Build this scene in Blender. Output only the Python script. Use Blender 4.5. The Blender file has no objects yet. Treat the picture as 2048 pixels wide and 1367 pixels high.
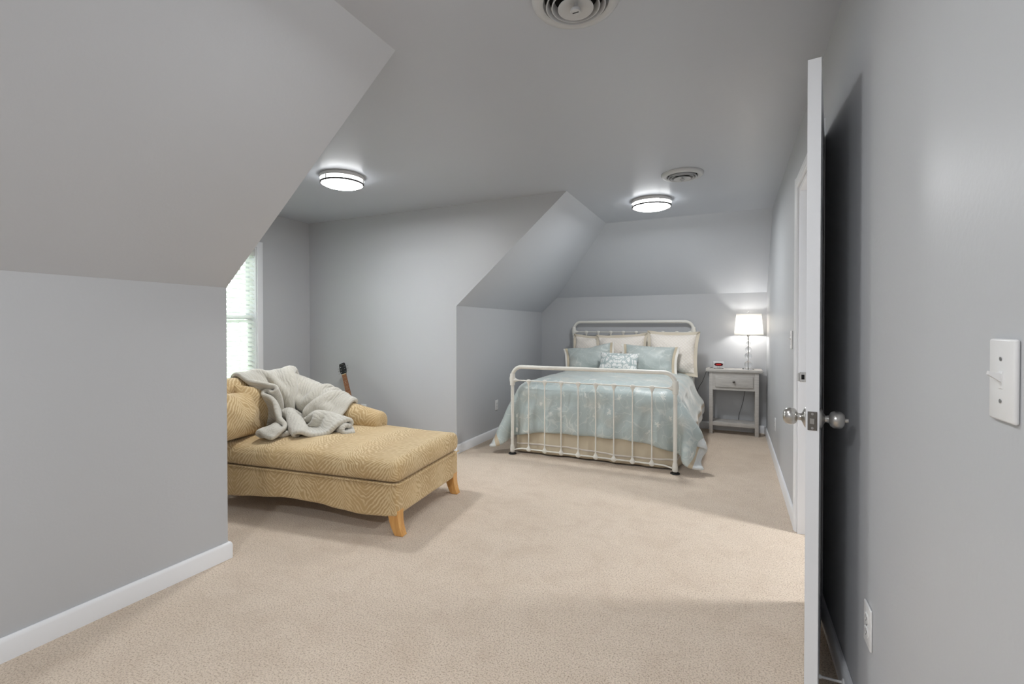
import bpy, bmesh, math, random
import numpy as np
from mathutils import Vector, Matrix

random.seed(7)
rng = np.random.default_rng(7)
scene = bpy.context.scene
C = scene.collection
PI = math.pi

# ------------------------------------------------------------------ camera
cam_d = bpy.data.cameras.new('camera')
cam_d.sensor_fit = 'HORIZONTAL'
cam_d.sensor_width = 36.0
cam_d.lens = 948.0 * 36.0 / 2048.0
cam_d.shift_y = -19.7 / 2048.0
cam_d.clip_start = 0.02
cam = bpy.data.objects.new('camera', cam_d)
C.objects.link(cam)
cam.location = (0, 0, 1.2219)
cam.rotation_euler = (PI / 2 - 0.010, 0, 0.436)
scene.camera = cam

# ------------------------------------------------------------------ view, world
scene.view_settings.view_transform = 'Standard'
scene.view_settings.look = 'None'
scene.view_settings.exposure = 0.68
scene.view_settings.gamma = 1.0
scene.view_settings.use_curve_mapping = False

LAMP_FACE = 6.5          # emission of the acrylic diffusers
LAMP_CEILING = 11.5      # watts sent down by each ceiling fixture
LAMP_HALL = 28.0
LAMP_TABLE = 3.0
SKY = 11.0

world = bpy.data.worlds.new('sky')
scene.world = world
world.use_nodes = True
wn = world.node_tree.nodes
wl = world.node_tree.links
bgn = wn['Background']
bgn.inputs[0].default_value = (0.93, 0.98, 1.0, 1)      # bright overcast
bgn.inputs[1].default_value = SKY

# ------------------------------------------------------------------ room measures (metres)
XR, XL, XS, XW = 0.353, -2.42, -1.307, -4.37
ZK, ZF, H = 1.43, 1.626, 2.40
YN, YF, YB, YH = 1.63, 3.923, 6.174, 5.33
Y0 = -1.6
XV = XL + (ZF - ZK) * (XS - XL) / (H - ZK)      # where the left slope meets the far wall top

# ------------------------------------------------------------------ materials
def srgb(r, g, b):
    f = lambda c: (c / 255 / 12.92) if c / 255 <= 0.04045 else ((c / 255 + 0.055) / 1.055) ** 2.4
    return (f(r), f(g), f(b), 1.0)

class Nodes:
    def __init__(self, m):
        self.m = m
        self.t = m.node_tree
        self.b = self.t.nodes['Principled BSDF']
        self.out = self.t.nodes['Material Output']
    def n(self, kind, **kw):
        x = self.t.nodes.new(kind)
        for k, v in kw.items():
            if isinstance(k, str) and hasattr(x, k):
                setattr(x, k, v)
            else:
                x.inputs[k].default_value = v
        return x
    def l(self, a, b):
        self.t.links.new(a, b)
    def coords(self, which='Object', scale=None):
        tc = self.n('ShaderNodeTexCoord')
        o = tc.outputs[which]
        if scale:
            mp = self.n('ShaderNodeMapping')
            mp.inputs['Scale'].default_value = scale
            self.l(o, mp.inputs[0])
            o = mp.outputs[0]
        return o
    def noise(self, vec, scale, detail=2.0, rough=0.5, dist=0.0):
        x = self.n('ShaderNodeTexNoise')
        x.inputs['Scale'].default_value = scale
        x.inputs['Detail'].default_value = detail
        x.inputs['Roughness'].default_value = rough
        x.inputs['Distortion'].default_value = dist
        if vec is not None:
            self.l(vec, x.inputs['Vector'])
        return x
    def math(self, op, a, b=None, c=None, clamp=False):
        x = self.n('ShaderNodeMath', operation=op, use_clamp=clamp)
        for i, v in enumerate((a, b, c)):
            if v is None:
                continue
            if isinstance(v, (int, float)):
                x.inputs[i].default_value = v
            else:
                self.l(v, x.inputs[i])
        return x.outputs[0]
    def ramp(self, fac, stops):
        x = self.n('ShaderNodeValToRGB')
        e = x.color_ramp.elements
        while len(e) < len(stops):
            e.new(0.5)
        for i, (p, c) in enumerate(stops):
            e[i].position = p
            e[i].color = c
        self.l(fac, x.inputs[0])
        return x.outputs[0]
    def mix(self, fac, a, b):
        x = self.n('ShaderNodeMix', data_type='RGBA')
        for s, v in ((0, fac), (6, a), (7, b)):
            if isinstance(v, (int, float)):
                x.inputs[s].default_value = v
            elif isinstance(v, tuple):
                x.inputs[s].default_value = v
            else:
                self.l(v, x.inputs[s])
        return x.outputs[2]
    def bump(self, h, strength=0.3, dist=0.01, prev=None):
        x = self.n('ShaderNodeBump')
        x.inputs['Strength'].default_value = strength
        x.inputs['Distance'].default_value = dist
        self.l(h, x.inputs['Height'])
        if prev is not None:
            self.l(prev, x.inputs['Normal'])
        return x.outputs[0]

def mat(name, col, rough=0.5, metal=0.0, spec=0.5, sheen=0.0, coat=0.0):
    m = bpy.data.materials.new(name)
    m.use_nodes = True
    b = m.node_tree.nodes['Principled BSDF']
    b.inputs['Base Color'].default_value = col
    b.inputs['Roughness'].default_value = rough
    b.inputs['Metallic'].default_value = metal
    b.inputs['Specular IOR Level'].default_value = spec
    b.inputs['Sheen Weight'].default_value = sheen
    b.inputs['Coat Weight'].default_value = coat
    return m

def painted(name, col, rough, bump_scale, bump_strength, vary=0.04, spec=0.5):
    m = mat(name, col, rough, spec=spec)
    k = Nodes(m)
    co = k.coords('Object')
    big = k.noise(co, 1.3, 3.0)
    dark = tuple(c * (1 - vary) for c in col[:3]) + (1,)
    lite = tuple(min(1, c * (1 + vary)) for c in col[:3]) + (1,)
    k.l(k.mix(big.outputs[0], dark, lite), k.b.inputs['Base Color'])
    fine = k.noise(co, bump_scale, 3.0)
    k.l(k.bump(fine.outputs[0], bump_strength, 0.004), k.b.inputs['Normal'])
    return m

M = {}
M['wall'] = painted('grey_wall_paint', srgb(192, 194, 197), 0.45, 90, 0.10, 0.02, spec=0.4)
M['ceiling'] = painted('grey_paint_ceiling_shaded', srgb(190, 195, 203), 0.36, 30, 0.12, 0.02, spec=0.5)  # same paint as the slopes, darkened; its shade is put into the colour
M['slope'] = painted('grey_paint_slope_lit', srgb(201, 205, 211), 0.42, 60, 0.10, 0.02, spec=0.4)  # same paint as the ceiling, lightened; direct lamp light is put into the colour
M['trim'] = painted('white_trim_paint', srgb(240, 242, 245), 0.32, 60, 0.05, 0.01)
M['plastic'] = mat('white_plastic', srgb(232, 232, 232), 0.3)
M['plastic_dark'] = mat('dark_slot', srgb(40, 40, 40), 0.5)
M['nickel'] = mat('brushed_nickel', srgb(190, 188, 184), 0.28, 1.0)
M['nickel_dark'] = mat('dark_brushed_nickel', srgb(120, 117, 112), 0.35, 1.0)
M['fixture'] = mat('satin_fixture_metal', srgb(216, 215, 213), 0.45, 0.0)
M['fixture_ring'] = mat('dark_fixture_ring', srgb(62, 60, 58), 0.5)
M['screw'] = mat('screw_steel', srgb(170, 170, 170), 0.35, 1.0)
M['black'] = mat('black_rubber', srgb(18, 18, 18), 0.55)
M['dark'] = mat('dark_duct', srgb(10, 10, 10), 0.9)
M['vent'] = painted('grey_vent_enamel', srgb(196, 198, 200), 0.4, 60, 0.05, 0.01)
M['iron'] = painted('cream_enamel', srgb(232, 230, 222), 0.28, 40, 0.05, 0.02)

def carpet():
    m = mat('beige_carpet', srgb(205, 186, 166), 0.95, spec=0.1, sheen=0.15)
    k = Nodes(m)
    co = k.coords('Object')
    big = k.noise(co, 1.1, 4.0, 0.6, 0.6)
    brush = k.noise(k.coords('Object', (1.0, 3.0, 1.0)), 3.2, 3.0, 0.55, 1.0)
    fine = k.noise(co, 150, 2.0, 0.7)
    tuft = k.n('ShaderNodeTexVoronoi')
    tuft.inputs['Scale'].default_value = 230
    k.l(co, tuft.inputs['Vector'])
    c1 = k.mix(big.outputs[0], srgb(222, 204, 184), srgb(232, 217, 200))
    f2 = k.math('MULTIPLY', k.math('SUBTRACT', brush.outputs[0], 0.42, clamp=True), 1.6, clamp=True)
    blot = k.noise(co, 5.5, 5.0, .65, .8)
    fb_ = k.math('MULTIPLY', k.math('SUBTRACT', blot.outputs[0], .46, clamp=True), 3.0, clamp=True)
    c1 = k.mix(k.math('MULTIPLY', fb_, .55), c1, srgb(204, 184, 164))
    c2 = k.mix(k.math('MULTIPLY', f2, .35), c1, srgb(208, 190, 170))
    f3 = k.math('MULTIPLY', k.math('SUBTRACT', fine.outputs[0], 0.47, clamp=True), 3.2, clamp=True)
    c3 = k.mix(f3, c2, srgb(150, 126, 104))
    k.l(c3, k.b.inputs['Base Color'])
    h = k.math('ADD', k.math('MULTIPLY', tuft.outputs['Distance'], -1.0), fine.outputs[0])
    k.l(k.bump(h, 0.55, 0.006), k.b.inputs['Normal'])
    return m
M['carpet'] = carpet()

def emitter(name, col, strength):
    m = bpy.data.materials.new(name)
    m.use_nodes = True
    b = m.node_tree.nodes['Principled BSDF']
    b.inputs['Base Color'].default_value = (0.9, 0.9, 0.9, 1)
    b.inputs['Roughness'].default_value = 0.4
    b.inputs['Emission Color'].default_value = col
    b.inputs['Emission Strength'].default_value = strength
    return m
M['glow'] = emitter('lit_acrylic', (0.97, 0.985, 1.0, 1), LAMP_FACE)

# ------------------------------------------------------------------ mesh helpers
class MB:
    """collects shapes into one mesh"""
    def __init__(self):
        self.v, self.f = [], []
    def add(self, vs, fs):
        o = len(self.v)
        self.v += [tuple(map(float, p)) for p in vs]
        self.f += [tuple(i + o for i in q) for q in fs]
        return self
    def box(self, a, b):
        x0, y0, z0 = a
        x1, y1, z1 = b
        return self.add([(x0, y0, z0), (x1, y0, z0), (x1, y1, z0), (x0, y1, z0),
                         (x0, y0, z1), (x1, y0, z1), (x1, y1, z1), (x0, y1, z1)],
                        [(0, 3, 2, 1), (4, 5, 6, 7), (0, 1, 5, 4), (1, 2, 6, 5), (2, 3, 7, 6), (3, 0, 4, 7)])
    def rbox(self, a, b, r=0.004, seg=2):
        bm = bmesh.new()
        bmesh.ops.create_cube(bm, size=1.0)
        for v in bm.verts:
            v.co = Vector([(a[i] + b[i]) / 2 + v.co[i] * (b[i] - a[i]) for i in range(3)])
        r = min(r, 0.49 * min(abs(b[i] - a[i]) for i in range(3)))
        bmesh.ops.bevel(bm, geom=list(bm.edges), offset=r, segments=seg, profile=0.5, affect='EDGES')
        bm.verts.index_update()
        self.add([v.co[:] for v in bm.verts], [[v.index for v in f.verts] for f in bm.faces])
        bm.free()
        return self
    def lathe(self, prof, c=(0, 0, 0), axis='z', n=24, cap=True):
        """prof: (radius, height) list, bottom to top"""
        vs, fs = [], []
        for r, h in prof:
            for i in range(n):
                a = 2 * PI * i / n
                p = (r * math.cos(a), r * math.sin(a), h)
                if axis == 'x':
                    p = (p[2], p[0], p[1])
                elif axis == 'y':
                    p = (p[1], p[2], p[0])
                elif axis == '-z':
                    p = (p[0], -p[1], -p[2])
                elif axis == '-x':
                    p = (-p[2], p[1], p[0])
                vs.append((p[0] + c[0], p[1] + c[1], p[2] + c[2]))
        for k in range(len(prof) - 1):
            for i in range(n):
                j = (i + 1) % n
                fs.append((k * n + i, k * n + j, (k + 1) * n + j, (k + 1) * n + i))
        if cap:
            fs.append(tuple(reversed(range(n))))
            fs.append(tuple((len(prof) - 1) * n + i for i in range(n)))
        return self.add(vs, fs)
    def tube(self, pts, r, n=10, cap=True):
        """round tube along pts; r a number or one per point"""
        pts = [Vector(p) for p in pts]
        rs = r if isinstance(r, (list, tuple)) else [r] * len(pts)
        vs, fs = [], []
        t0 = (pts[1] - pts[0]).normalized()
        up = Vector((0, 0, 1)) if abs(t0.z) < 0.9 else Vector((1, 0, 0))
        nrm = t0.cross(up).normalized()
        for k, p in enumerate(pts):
            if k == 0:
                t = t0
            elif k == len(pts) - 1:
                t = (pts[k] - pts[k - 1]).normalized()
            else:
                t = ((pts[k + 1] - p).normalized() + (p - pts[k - 1]).normalized()).normalized()
            nrm = (nrm - t * nrm.dot(t)).normalized()
            bi = t.cross(nrm)
            for i in range(n):
                a = 2 * PI * i / n
                q = p + (nrm * math.cos(a) + bi * math.sin(a)) * rs[k]
                vs.append(q[:])
        for k in range(len(pts) - 1):
            for i in range(n):
                j = (i + 1) % n
                fs.append((k * n + i, k * n + j, (k + 1) * n + j, (k + 1) * n + i))
        if cap:
            fs.append(tuple(reversed(range(n))))
            fs.append(tuple((len(pts) - 1) * n + i for i in range(n)))
        return self.add(vs, fs)
    def ball(self, c, r, n=16, m=10, sc=(1, 1, 1)):
        prof = [(max(1e-4, math.sin(PI * k / m)), -math.cos(PI * k / m)) for k in range(m + 1)]
        t = MB().lathe(prof, n=n)
        self.add([(c[0] + p[0] * r * sc[0], c[1] + p[1] * r * sc[1], c[2] + p[2] * r * sc[2]) for p in t.v], t.f)
        return self
    def prism(self, poly, vec):
        n = len(poly)
        vs = [tuple(p) for p in poly] + [tuple(p[i] + vec[i] for i in range(3)) for p in poly]
        fs = [tuple(reversed(range(n))), tuple(range(n, 2 * n))]
        fs += [(i, (i + 1) % n, n + (i + 1) % n, n + i) for i in range(n)]
        return self.add(vs, fs)
    def grid(self, P, wrap_u=False):
        """P: array (ny, nx, 3)"""
        ny, nx = len(P), len(P[0])
        vs = [tuple(P[j][i]) for j in range(ny) for i in range(nx)]
        fs = []
        for j in range(ny - 1):
            for i in range(nx if wrap_u else nx - 1):
                a = (i + 1) % nx
                fs.append((j * nx + i, j * nx + a, (j + 1) * nx + a, (j + 1) * nx + i))
        return self.add(vs, fs)
    def build(self, name, m, parent=None, smooth=None, fix=True, uv=None):
        me = bpy.data.meshes.new(name)
        me.from_pydata(self.v, [], self.f)
        if fix:
            bm = bmesh.new()
            bm.from_mesh(me)
            bmesh.ops.recalc_face_normals(bm, faces=list(bm.faces))
            bm.to_mesh(me)
            bm.free()
        if uv is not None:
            lay = me.uv_layers.new(name='UVMap')
            for pl in me.polygons:
                for li in pl.loop_indices:
                    lay.data[li].uv = uv(me.vertices[me.loops[li].vertex_index].co, pl.normal)
        if isinstance(m, str):
            m = M[m]
        me.materials.append(m)
        if smooth is not None:
            me.polygons.foreach_set('use_smooth', [True] * len(me.polygons))
            if smooth < 180:
                bm = bmesh.new()
                bm.from_mesh(me)
                lim = math.radians(smooth)
                for e in bm.edges:
                    if len(e.link_faces) == 2 and e.calc_face_angle(0) > lim:
                        e.smooth = False
                bm.to_mesh(me)
                bm.free()
        o = bpy.data.objects.new(name, me)
        C.objects.link(o)
        if parent is not None:
            o.parent = parent
        return o

def thing(name, label, cat, loc=(0, 0, 0), rz=0.0, group=None, kind=None):
    o = bpy.data.objects.new(name, None)
    C.objects.link(o)
    o.empty_display_size = 0.05
    o.location = loc
    o.rotation_euler = (0, 0, rz)
    return tag(o, label, cat, group, kind)

def tag(o, label, cat=None, group=None, kind=None):
    o['label'] = label
    if cat:
        o['category'] = cat
    if group:
        o['group'] = group
    if kind:
        o['kind'] = kind
    return o

def struct(name, mb, m, label, cat, smooth=None, fix=True):
    return tag(mb.build(name, m, None, smooth, fix), label, cat, None, 'structure')

def copy_tree(o, parent=None):
    c = o.copy()
    C.objects.link(c)
    if parent is not None:
        c.parent = parent
    for ch in list(o.children):
        copy_tree(ch, c)
    return c

def subsurf(o, lv=2):
    md = o.modifiers.new('smooth', 'SUBSURF')
    md.levels = lv
    md.render_levels = lv
    return o

def smoothstep(a, b, x):
    t = min(1, max(0, (x - a) / (b - a)))
    return t * t * (3 - 2 * t)

# ================================================================== ROOM SHELL
T = 0.12
struct('floor', MB().box((XW - .3, Y0 - .2, -.1), (XR, YB + .3, 0)), 'carpet',
       'beige cut pile carpet covering the whole bedroom floor', 'floor')
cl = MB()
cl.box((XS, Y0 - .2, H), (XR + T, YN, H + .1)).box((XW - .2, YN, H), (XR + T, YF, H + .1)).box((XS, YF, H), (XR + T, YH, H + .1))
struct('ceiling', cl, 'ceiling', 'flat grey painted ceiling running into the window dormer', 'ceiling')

def face(name, poly, label, cat, m='wall'):
    """a wall skin: polygon seen from inside the room"""
    return struct(name, MB().add(poly, [tuple(range(len(poly)))]), m, label, cat, fix=False)

face('wall_left_near', [(XL, Y0, 0), (XL, YN, 0), (XL, YN, ZK), (XL, Y0, ZK)],
     'low grey knee wall nearest the camera on the left', 'wall')
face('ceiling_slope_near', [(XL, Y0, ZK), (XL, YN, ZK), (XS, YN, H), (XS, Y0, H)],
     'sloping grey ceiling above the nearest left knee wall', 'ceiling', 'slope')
face('wall_dormer_near', [(XW, YN, 0), (XW, YN, H), (XS, YN, H), (XL, YN, ZK), (XL, YN, 0)],
     'side wall of the dormer that faces away from the camera', 'wall')
face('wall_dormer_far', [(XW, YF, 0), (XL, YF, 0), (XL, YF, ZK), (XS, YF, H), (XW, YF, H)],
     'grey dormer side wall behind the chaise and guitar', 'wall')
face('wall_left_far', [(XL, YF, 0), (XL, YB, 0), (XL, YB, ZK), (XL, YF, ZK)],
     'low grey knee wall on the left of the bed', 'wall')
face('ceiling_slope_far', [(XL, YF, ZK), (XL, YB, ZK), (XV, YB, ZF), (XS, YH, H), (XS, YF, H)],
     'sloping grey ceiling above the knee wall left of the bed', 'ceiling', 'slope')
face('wall_far', [(XL, YB, 0), (XR, YB, 0), (XR, YB, ZF), (XV, YB, ZF), (XL, YB, ZK)],
     'low grey end wall behind the headboard and nightstand', 'wall')
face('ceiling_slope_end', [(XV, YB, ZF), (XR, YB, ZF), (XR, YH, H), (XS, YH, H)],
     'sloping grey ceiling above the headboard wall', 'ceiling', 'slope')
face('wall_back', [(XL, Y0, 0), (XL, Y0, ZK), (XS, Y0, H), (XR, Y0, H), (XR, Y0, 0)],
     'grey wall behind the camera', 'wall')

# right wall with its doorway
DA, DB, DH = 2.46, 3.27, 2.045           # doorway near and far jamb, head height
rw = MB()
rw.box((XR, Y0 - .1, 0), (XR + T, DA, H)).box((XR, DB, 0), (XR + T, YB + .3, H)).box((XR, DA, DH), (XR + T, DB, H))
struct('wall_right', rw, 'wall', 'long grey right wall with a doorway and switches', 'wall')

# window wall with its opening
WA, WB, WZ0, WZ1 = 2.29, 3.262, 0.62, 2.03
ww = MB()
ww.box((XW - T, YN - .1, -.1), (XW, WA, H)).box((XW - T, WB, -.1), (XW, YF + .1, H))
ww.box((XW - T, WA, -.1), (XW, WB, WZ0)).box((XW - T, WA, WZ1), (XW, WB, H))
struct('wall_window', ww, 'wall', 'grey dormer end wall holding the window', 'wall')

# baseboards: rounded-top profile swept along straight runs
BBH, BBT = 0.088, 0.015
def board(path):
    """path: floor points with the room on the left-hand side when walking along it"""
    prof = [(0, 0), (BBT, 0), (BBT, BBH - .016), (BBT - .003, BBH - .006), (BBT - .008, BBH), (0, BBH)]
    mb = MB()
    rows = []
    P = [Vector((x, y, 0)) for x, y in path]
    for i, p in enumerate(P):
        d0 = (P[i] - P[i - 1]).normalized() if i else (P[1] - P[0]).normalized()
        d1 = (P[i + 1] - P[i]).normalized() if i < len(P) - 1 else d0
        n0, n1 = Vector((-d0.y, d0.x, 0)), Vector((-d1.y, d1.x, 0))
        mi = (n0 + n1)
        mi = mi / max(0.3, mi.dot(n0))
        rows.append([(p + mi * t + Vector((0, 0, z)))[:] for t, z in prof])
    vs = [q for r in rows for q in r]
    n = len(prof)
    fs = [(k * n + i, k * n + (i + 1) % n, (k + 1) * n + (i + 1) % n, (k + 1) * n + i) for k in range(len(rows) - 1) for i in range(n)]
    fs += [tuple(range(n)), tuple((len(rows) - 1) * n + i for i in range(n))]
    return mb.add(vs, fs)
e = .001
struct('baseboard_left', board([(XW + .02, YN + e), (XL + e, YN + e), (XL + e, Y0)]), 'trim',
       'white baseboard along the nearest left knee wall', 'baseboard', 40)
struct('baseboard_far', board([(XR - .02, YB - e), (XL + e, YB - e), (XL + e, YF - e), (XW + e, YF - e), (XW + e, YN + .02)]), 'trim',
       'white baseboard running behind the bed and chaise', 'baseboard', 40)
struct('baseboard_right', board([(XR - e, DB + .064), (XR - e, YB - e)]), 'trim',
       'white baseboard from the doorway to the nightstand corner', 'baseboard', 40)
struct('baseboard_right_near', board([(XR - e, Y0), (XR - e, DA - .064)]), 'trim',
       'white baseboard in the shadow behind the open door', 'baseboard', 40)

# doorway trim: casing, jambs, stop
dt = thing('trim_1', 'white moulded casing around the doorway in the right wall', 'door frame', (XR, DB, 0), 0, None, 'structure')
def casing_profile(w):      # across the width: (offset from opening, proud of wall)
    return [(0, 0), (0, .010), (.006, .014), (.018, .014), (.026, .018), (w - .012, .018), (w - .004, .014), (w, .010), (w, 0)]
def casing_leg(y, sgn, z1):
    mb = MB()
    pr = [(-p, sgn * (o + .004)) for o, p in casing_profile(.062)]
    poly = [(a, y - DB + b, 0) for a, b in pr]
    return mb.prism(poly, (0, 0, z1))
casing_leg(DB, 1, DH + .066).build('casing', 'trim', dt)
casing_leg(DA, -1, DH + .066).build('casing', 'trim', dt)
pr = [(-p, 0, DH + .004 + o) for o, p in casing_profile(.062)]
MB().prism([(a, DA - DB - .004, z) for a, _, z in pr], (0, DB - DA + .008, 0)).build('casing', 'trim', dt)
MB().box((-.001, -.018, 0), (T + .001, .0005, DH)).build('jamb', 'trim', dt)
MB().box((-.001, DA - DB - .0005, 0), (T + .001, DA - DB + .018, DH)).build('jamb', 'trim', dt)
MB().box((-.001, DA - DB + .018, DH - .018), (T + .001, -.018, DH + .0005)).build('jamb', 'trim', dt)
MB().box((.045, -.030, 0), (.08, -.018, DH - .018)).build('door_stop_strip', 'trim', dt)
sp = MB().rbox((.006, -.0215, .90), (.040, -.0178, .958), .002).build('strike_plate', 'nickel', dt)
tag(sp, 'small metal strike plate in the far door jamb')
MB().box((.014, -.0222, .916), (.030, -.0205, .944)).build('latch_hole', 'dark', sp)
for z in (.906, .951):
    MB().lathe([(.0035, 0), (.003, .0008)], (.022, -.0222, z), 'y', 10).build('screw', 'screw', sp)
MB().rbox((-.004, -.0205, .905), (.006, -.0172, .953), .0015).build('lip', 'nickel', sp)

# little hall beyond the doorway (only its light reaches the room)
hx0, hx1, hy0, hy1 = XR + T, 2.0, 1.9, 4.2
hall = MB()
hall.box((XR, DA, -.1), (hx0, DB, 0)).box((hx0, hy0, -.1), (hx1, hy1, 0))
struct('floor_hall', hall, 'carpet', 'carpet of the small hall beyond the doorway', 'floor')
hw = MB()
hw.box((hx1, hy0, 0), (hx1 + .1, hy1, H)).box((hx0, hy0 - .1, 0), (hx1, hy0, H)).box((hx0, hy1, 0), (hx1, hy1 + .1, H)).box((hx0, hy0, H), (hx1, hy1, H + .1))
struct('wall_hall', hw, 'wall', 'walls of the small hall beyond the doorway', 'wall')

# ================================================================== CEILING FIXTURES
def ceiling_light(loc, label, R=.165, watts=LAMP_CEILING, rot=0.0):
    t = thing('ceiling_light', label, 'ceiling light', loc, rot, 'round flush ceiling lights')
    MB().lathe([(R * .93, -.030), (R, -.029), (R, -.006), (R * .98, -.0005)], n=48).build('mounting_pan', 'fixture', t, 30)
    d = MB()
    d.lathe([(.001, -.086), (R * .35, -.085), (R * .62, -.082), (R * .80, -.076), (R * .89, -.068), (R * .915, -.058), (R * .915, -.028)], n=48, cap=False)
    d.build('diffuser', 'glow', t, 180)
    ld = bpy.data.lights.new('lamp_light', 'AREA')
    ld.shape = 'DISK'
    ld.size = R * 1.5
    ld.energy = watts
    ld.color = (.97, .985, 1.0)
    lo = bpy.data.objects.new('lamp_light', ld)
    C.objects.link(lo)
    lo.parent = t
    lo.location = (0, 0, -.0885)
    ring = MB()
    ro, ri = R * .985, R * .955
    ring.lathe([(ri, -.068), (ro, -.068), (ro, -.055), (ri, -.055), (ri, -.068)], n=48, cap=False)
    ring.build('trim_ring', 'fixture_ring', t, 30)
    for k in range(3):
        a = 2 * PI * k / 3 + .5
        MB().tube([(R * .97 * math.cos(a), R * .97 * math.sin(a), -.070), (R * .97 * math.cos(a), R * .97 * math.sin(a), -.026)], .0035, 8).build('post', 'fixture_ring', t, 60)
    return t
ceiling_light((-2.765, 2.80, H), 'lit round ceiling light in the dormer, nearest the window')
ceiling_light((-.688, 4.54, H), 'lit round ceiling light over the foot of the bed', R=.18, rot=.6)
ceiling_light((-.76, 1.08, H), 'lit round ceiling light just above the camera', rot=.3, watts=LAMP_CEILING * .42)
ceiling_light((-.9, -.75, H), 'lit round ceiling light added unseen behind the camera for fill', rot=.9, watts=LAMP_CEILING * 1.65)  # fixture added out of view to brighten the left knee wall and slope
ceiling_light((1.55, 3.0, H), 'lit round ceiling light in the hall beyond the doorway', watts=LAMP_HALL)

def ceiling_vent(loc, label, R):
    t = thing('ceiling_vent', label, 'vent', loc, 0, 'round ceiling vents')
    MB().lathe([(R * .70, -.004), (R * .74, -.020), (R * .80, -.024), (R * .93, -.020), (R * .99, -.010), (R, -.001), (R * .70, -.001), (R * .70, -.004)], n=56, cap=False).build('flange', 'vent', t, 40)
    MB().lathe([(.0005, -.0012), (R * .71, -.0012)], n=40, cap=False).build('duct', 'dark', t)
    for k, (a, b) in enumerate(((.655, .60), (.53, .475))):
        MB().lathe([(R * b, -.004), (R * (a - .02), -.028 - .003 * k), (R * a, -.031 - .003 * k), (R * (a + .018), -.030 - .003 * k), (R * (b + .02), -.004), (R * b, -.004)], n=48, cap=False).build('ring', 'vent', t, 50)
    MB().lathe([(.0005, -.020), (R * .12, -.021), (R * .36, -.040), (R * .40, -.040), (R * .40, -.037), (R * .14, -.016), (.0005, -.015)], n=40, cap=False).build('centre_cone', 'vent', t, 50)
    kb = MB().lathe([(.001, -.052), (R * .11, -.051), (R * .125, -.046), (R * .11, -.040), (R * .05, -.034), (R * .045, -.018)], n=20, cap=False).build('damper_knob', 'vent', t, 50)
    MB().rbox((-R * .07, -.0018, -.0535), (R * .07, .0018, -.0505), .0008).build('slot', 'plastic_dark', kb)
    return t
ceiling_vent((-.515, 1.645, H), 'round grey louvred ceiling vent nearest the camera, cut by the frame top', .158)
ceiling_vent((-.357, 3.865, H), 'round grey louvred ceiling vent beside the far ceiling light', .155)

# ================================================================== WALL PLATES
def outlet(loc, rz, label):
    """plate in the local xz plane facing -y"""
    t = thing('wall_outlet', label, 'outlet', loc, rz, 'duplex wall outlets')
    MB().rbox((-.036, -.0065, -.058), (.036, 0, .058), .004, 3).build('plate', 'plastic', t, 40)
    for s in (-1, 1):
        prof = []
        for k in range(24):
            a = 2 * PI * k / 24
            prof.append((.0168 * math.cos(a), -.0065, s * .0195 + max(-.0125, min(.0125, .0168 * math.sin(a)))))
        r = MB().prism(prof, (0, -.0018, 0)).build('receptacle', 'plastic', t)
        for dx, h in ((-.0062, .0045), (.0062, .0037)):
            MB().box((dx - .0011, -.0087, s * .0195 + .002 - h), (dx + .0011, -.0082, s * .0195 + .002 + h)).build('slot', 'plastic_dark', r)
        MB().lathe([(.0022, 0), (.0022, .0005)], (0, -.0087, s * .0195 - .007), 'y', 10).build('ground_hole', 'plastic_dark', r)
    MB().lathe([(.0028, 0), (.0022, .001)], (0, -.0075, 0), 'y', 12).build('screw', 'screw', t)
    return t
outlet((XR, 1.63, .382), -PI / 2, 'white duplex outlet low on the right wall nearest the camera')
outlet((XR, 4.85, .350), -PI / 2, 'white duplex outlet low on the right wall between doorway and nightstand')
outlet((XL, 4.775, .345), PI / 2, 'white duplex outlet on the knee wall left of the bed')
outlet((-3.575, YF, .345), 0, 'white duplex outlet on the dormer wall behind the chaise arm')

def switch(loc, rz, label, gangs=1):
    t = thing('light_switch', label, 'light switch', loc, rz, 'toggle light switches')
    w = .0355 + .023 * (gangs - 1)
    MB().rbox((-w, -.0068, -.0585), (w, 0, .0585), .005, 3).build('plate', 'plastic', t, 40)
    for g in range(gangs):
        x = (g - (gangs - 1) / 2) * .046
        MB().rbox((x - .0055, -.0078, -.0125), (x + .0055, -.006, .0125), .001).build('toggle_frame', 'plastic', t)
        tg = MB()
        tg.add([(x - .0042, -.006, -.004), (x + .0042, -.006, -.004), (x + .0042, -.006, .009), (x - .0042, -.006, .009),
                (x - .0034, -.0215, .0075), (x + .0034, -.0215, .0075), (x + .0034, -.0205, .0125), (x - .0034, -.0205, .0125)],
               [(0, 1, 5, 4), (1, 2, 6, 5), (2, 3, 7, 6), (3, 0, 4, 7), (4, 5, 6, 7), (3, 2, 1, 0)])
        tg.build('toggle', 'plastic', t)
        for z in (-.030, .030):
            MB().lathe([(.003, 0), (.0024, .0011)], (x, -.0079, z), 'y', 12).build('screw', 'screw', t)
    return t
switch((XR, .905, 1.147), -PI / 2, 'white toggle light switch at the right edge of the photo')
switch((XR, 3.60, 1.141), -PI / 2, 'white toggle light switch seen edge-on just past the doorway')

# spring door stop on the baseboard behind the door
ds = thing('door_stop', 'white rod door stop on the baseboard behind the open door', 'door stop', (XR - BBT, 1.87, .050))
MB().lathe([(.012, 0), (.012, .004), (.006, .008)], (0, 0, 0), '-x', 14).build('base', 'plastic', ds, 40)
MB().tube([(-.006, 0, 0), (-.066, 0, 0)], .0042, 10).build('rod', 'plastic', ds, 60)
MB().lathe([(.006, 0), (.0075, .004), (.0065, .014), (.002, .016)], (-.064, 0, 0), '-x', 14).build('tip', 'plastic', ds, 60)

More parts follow.
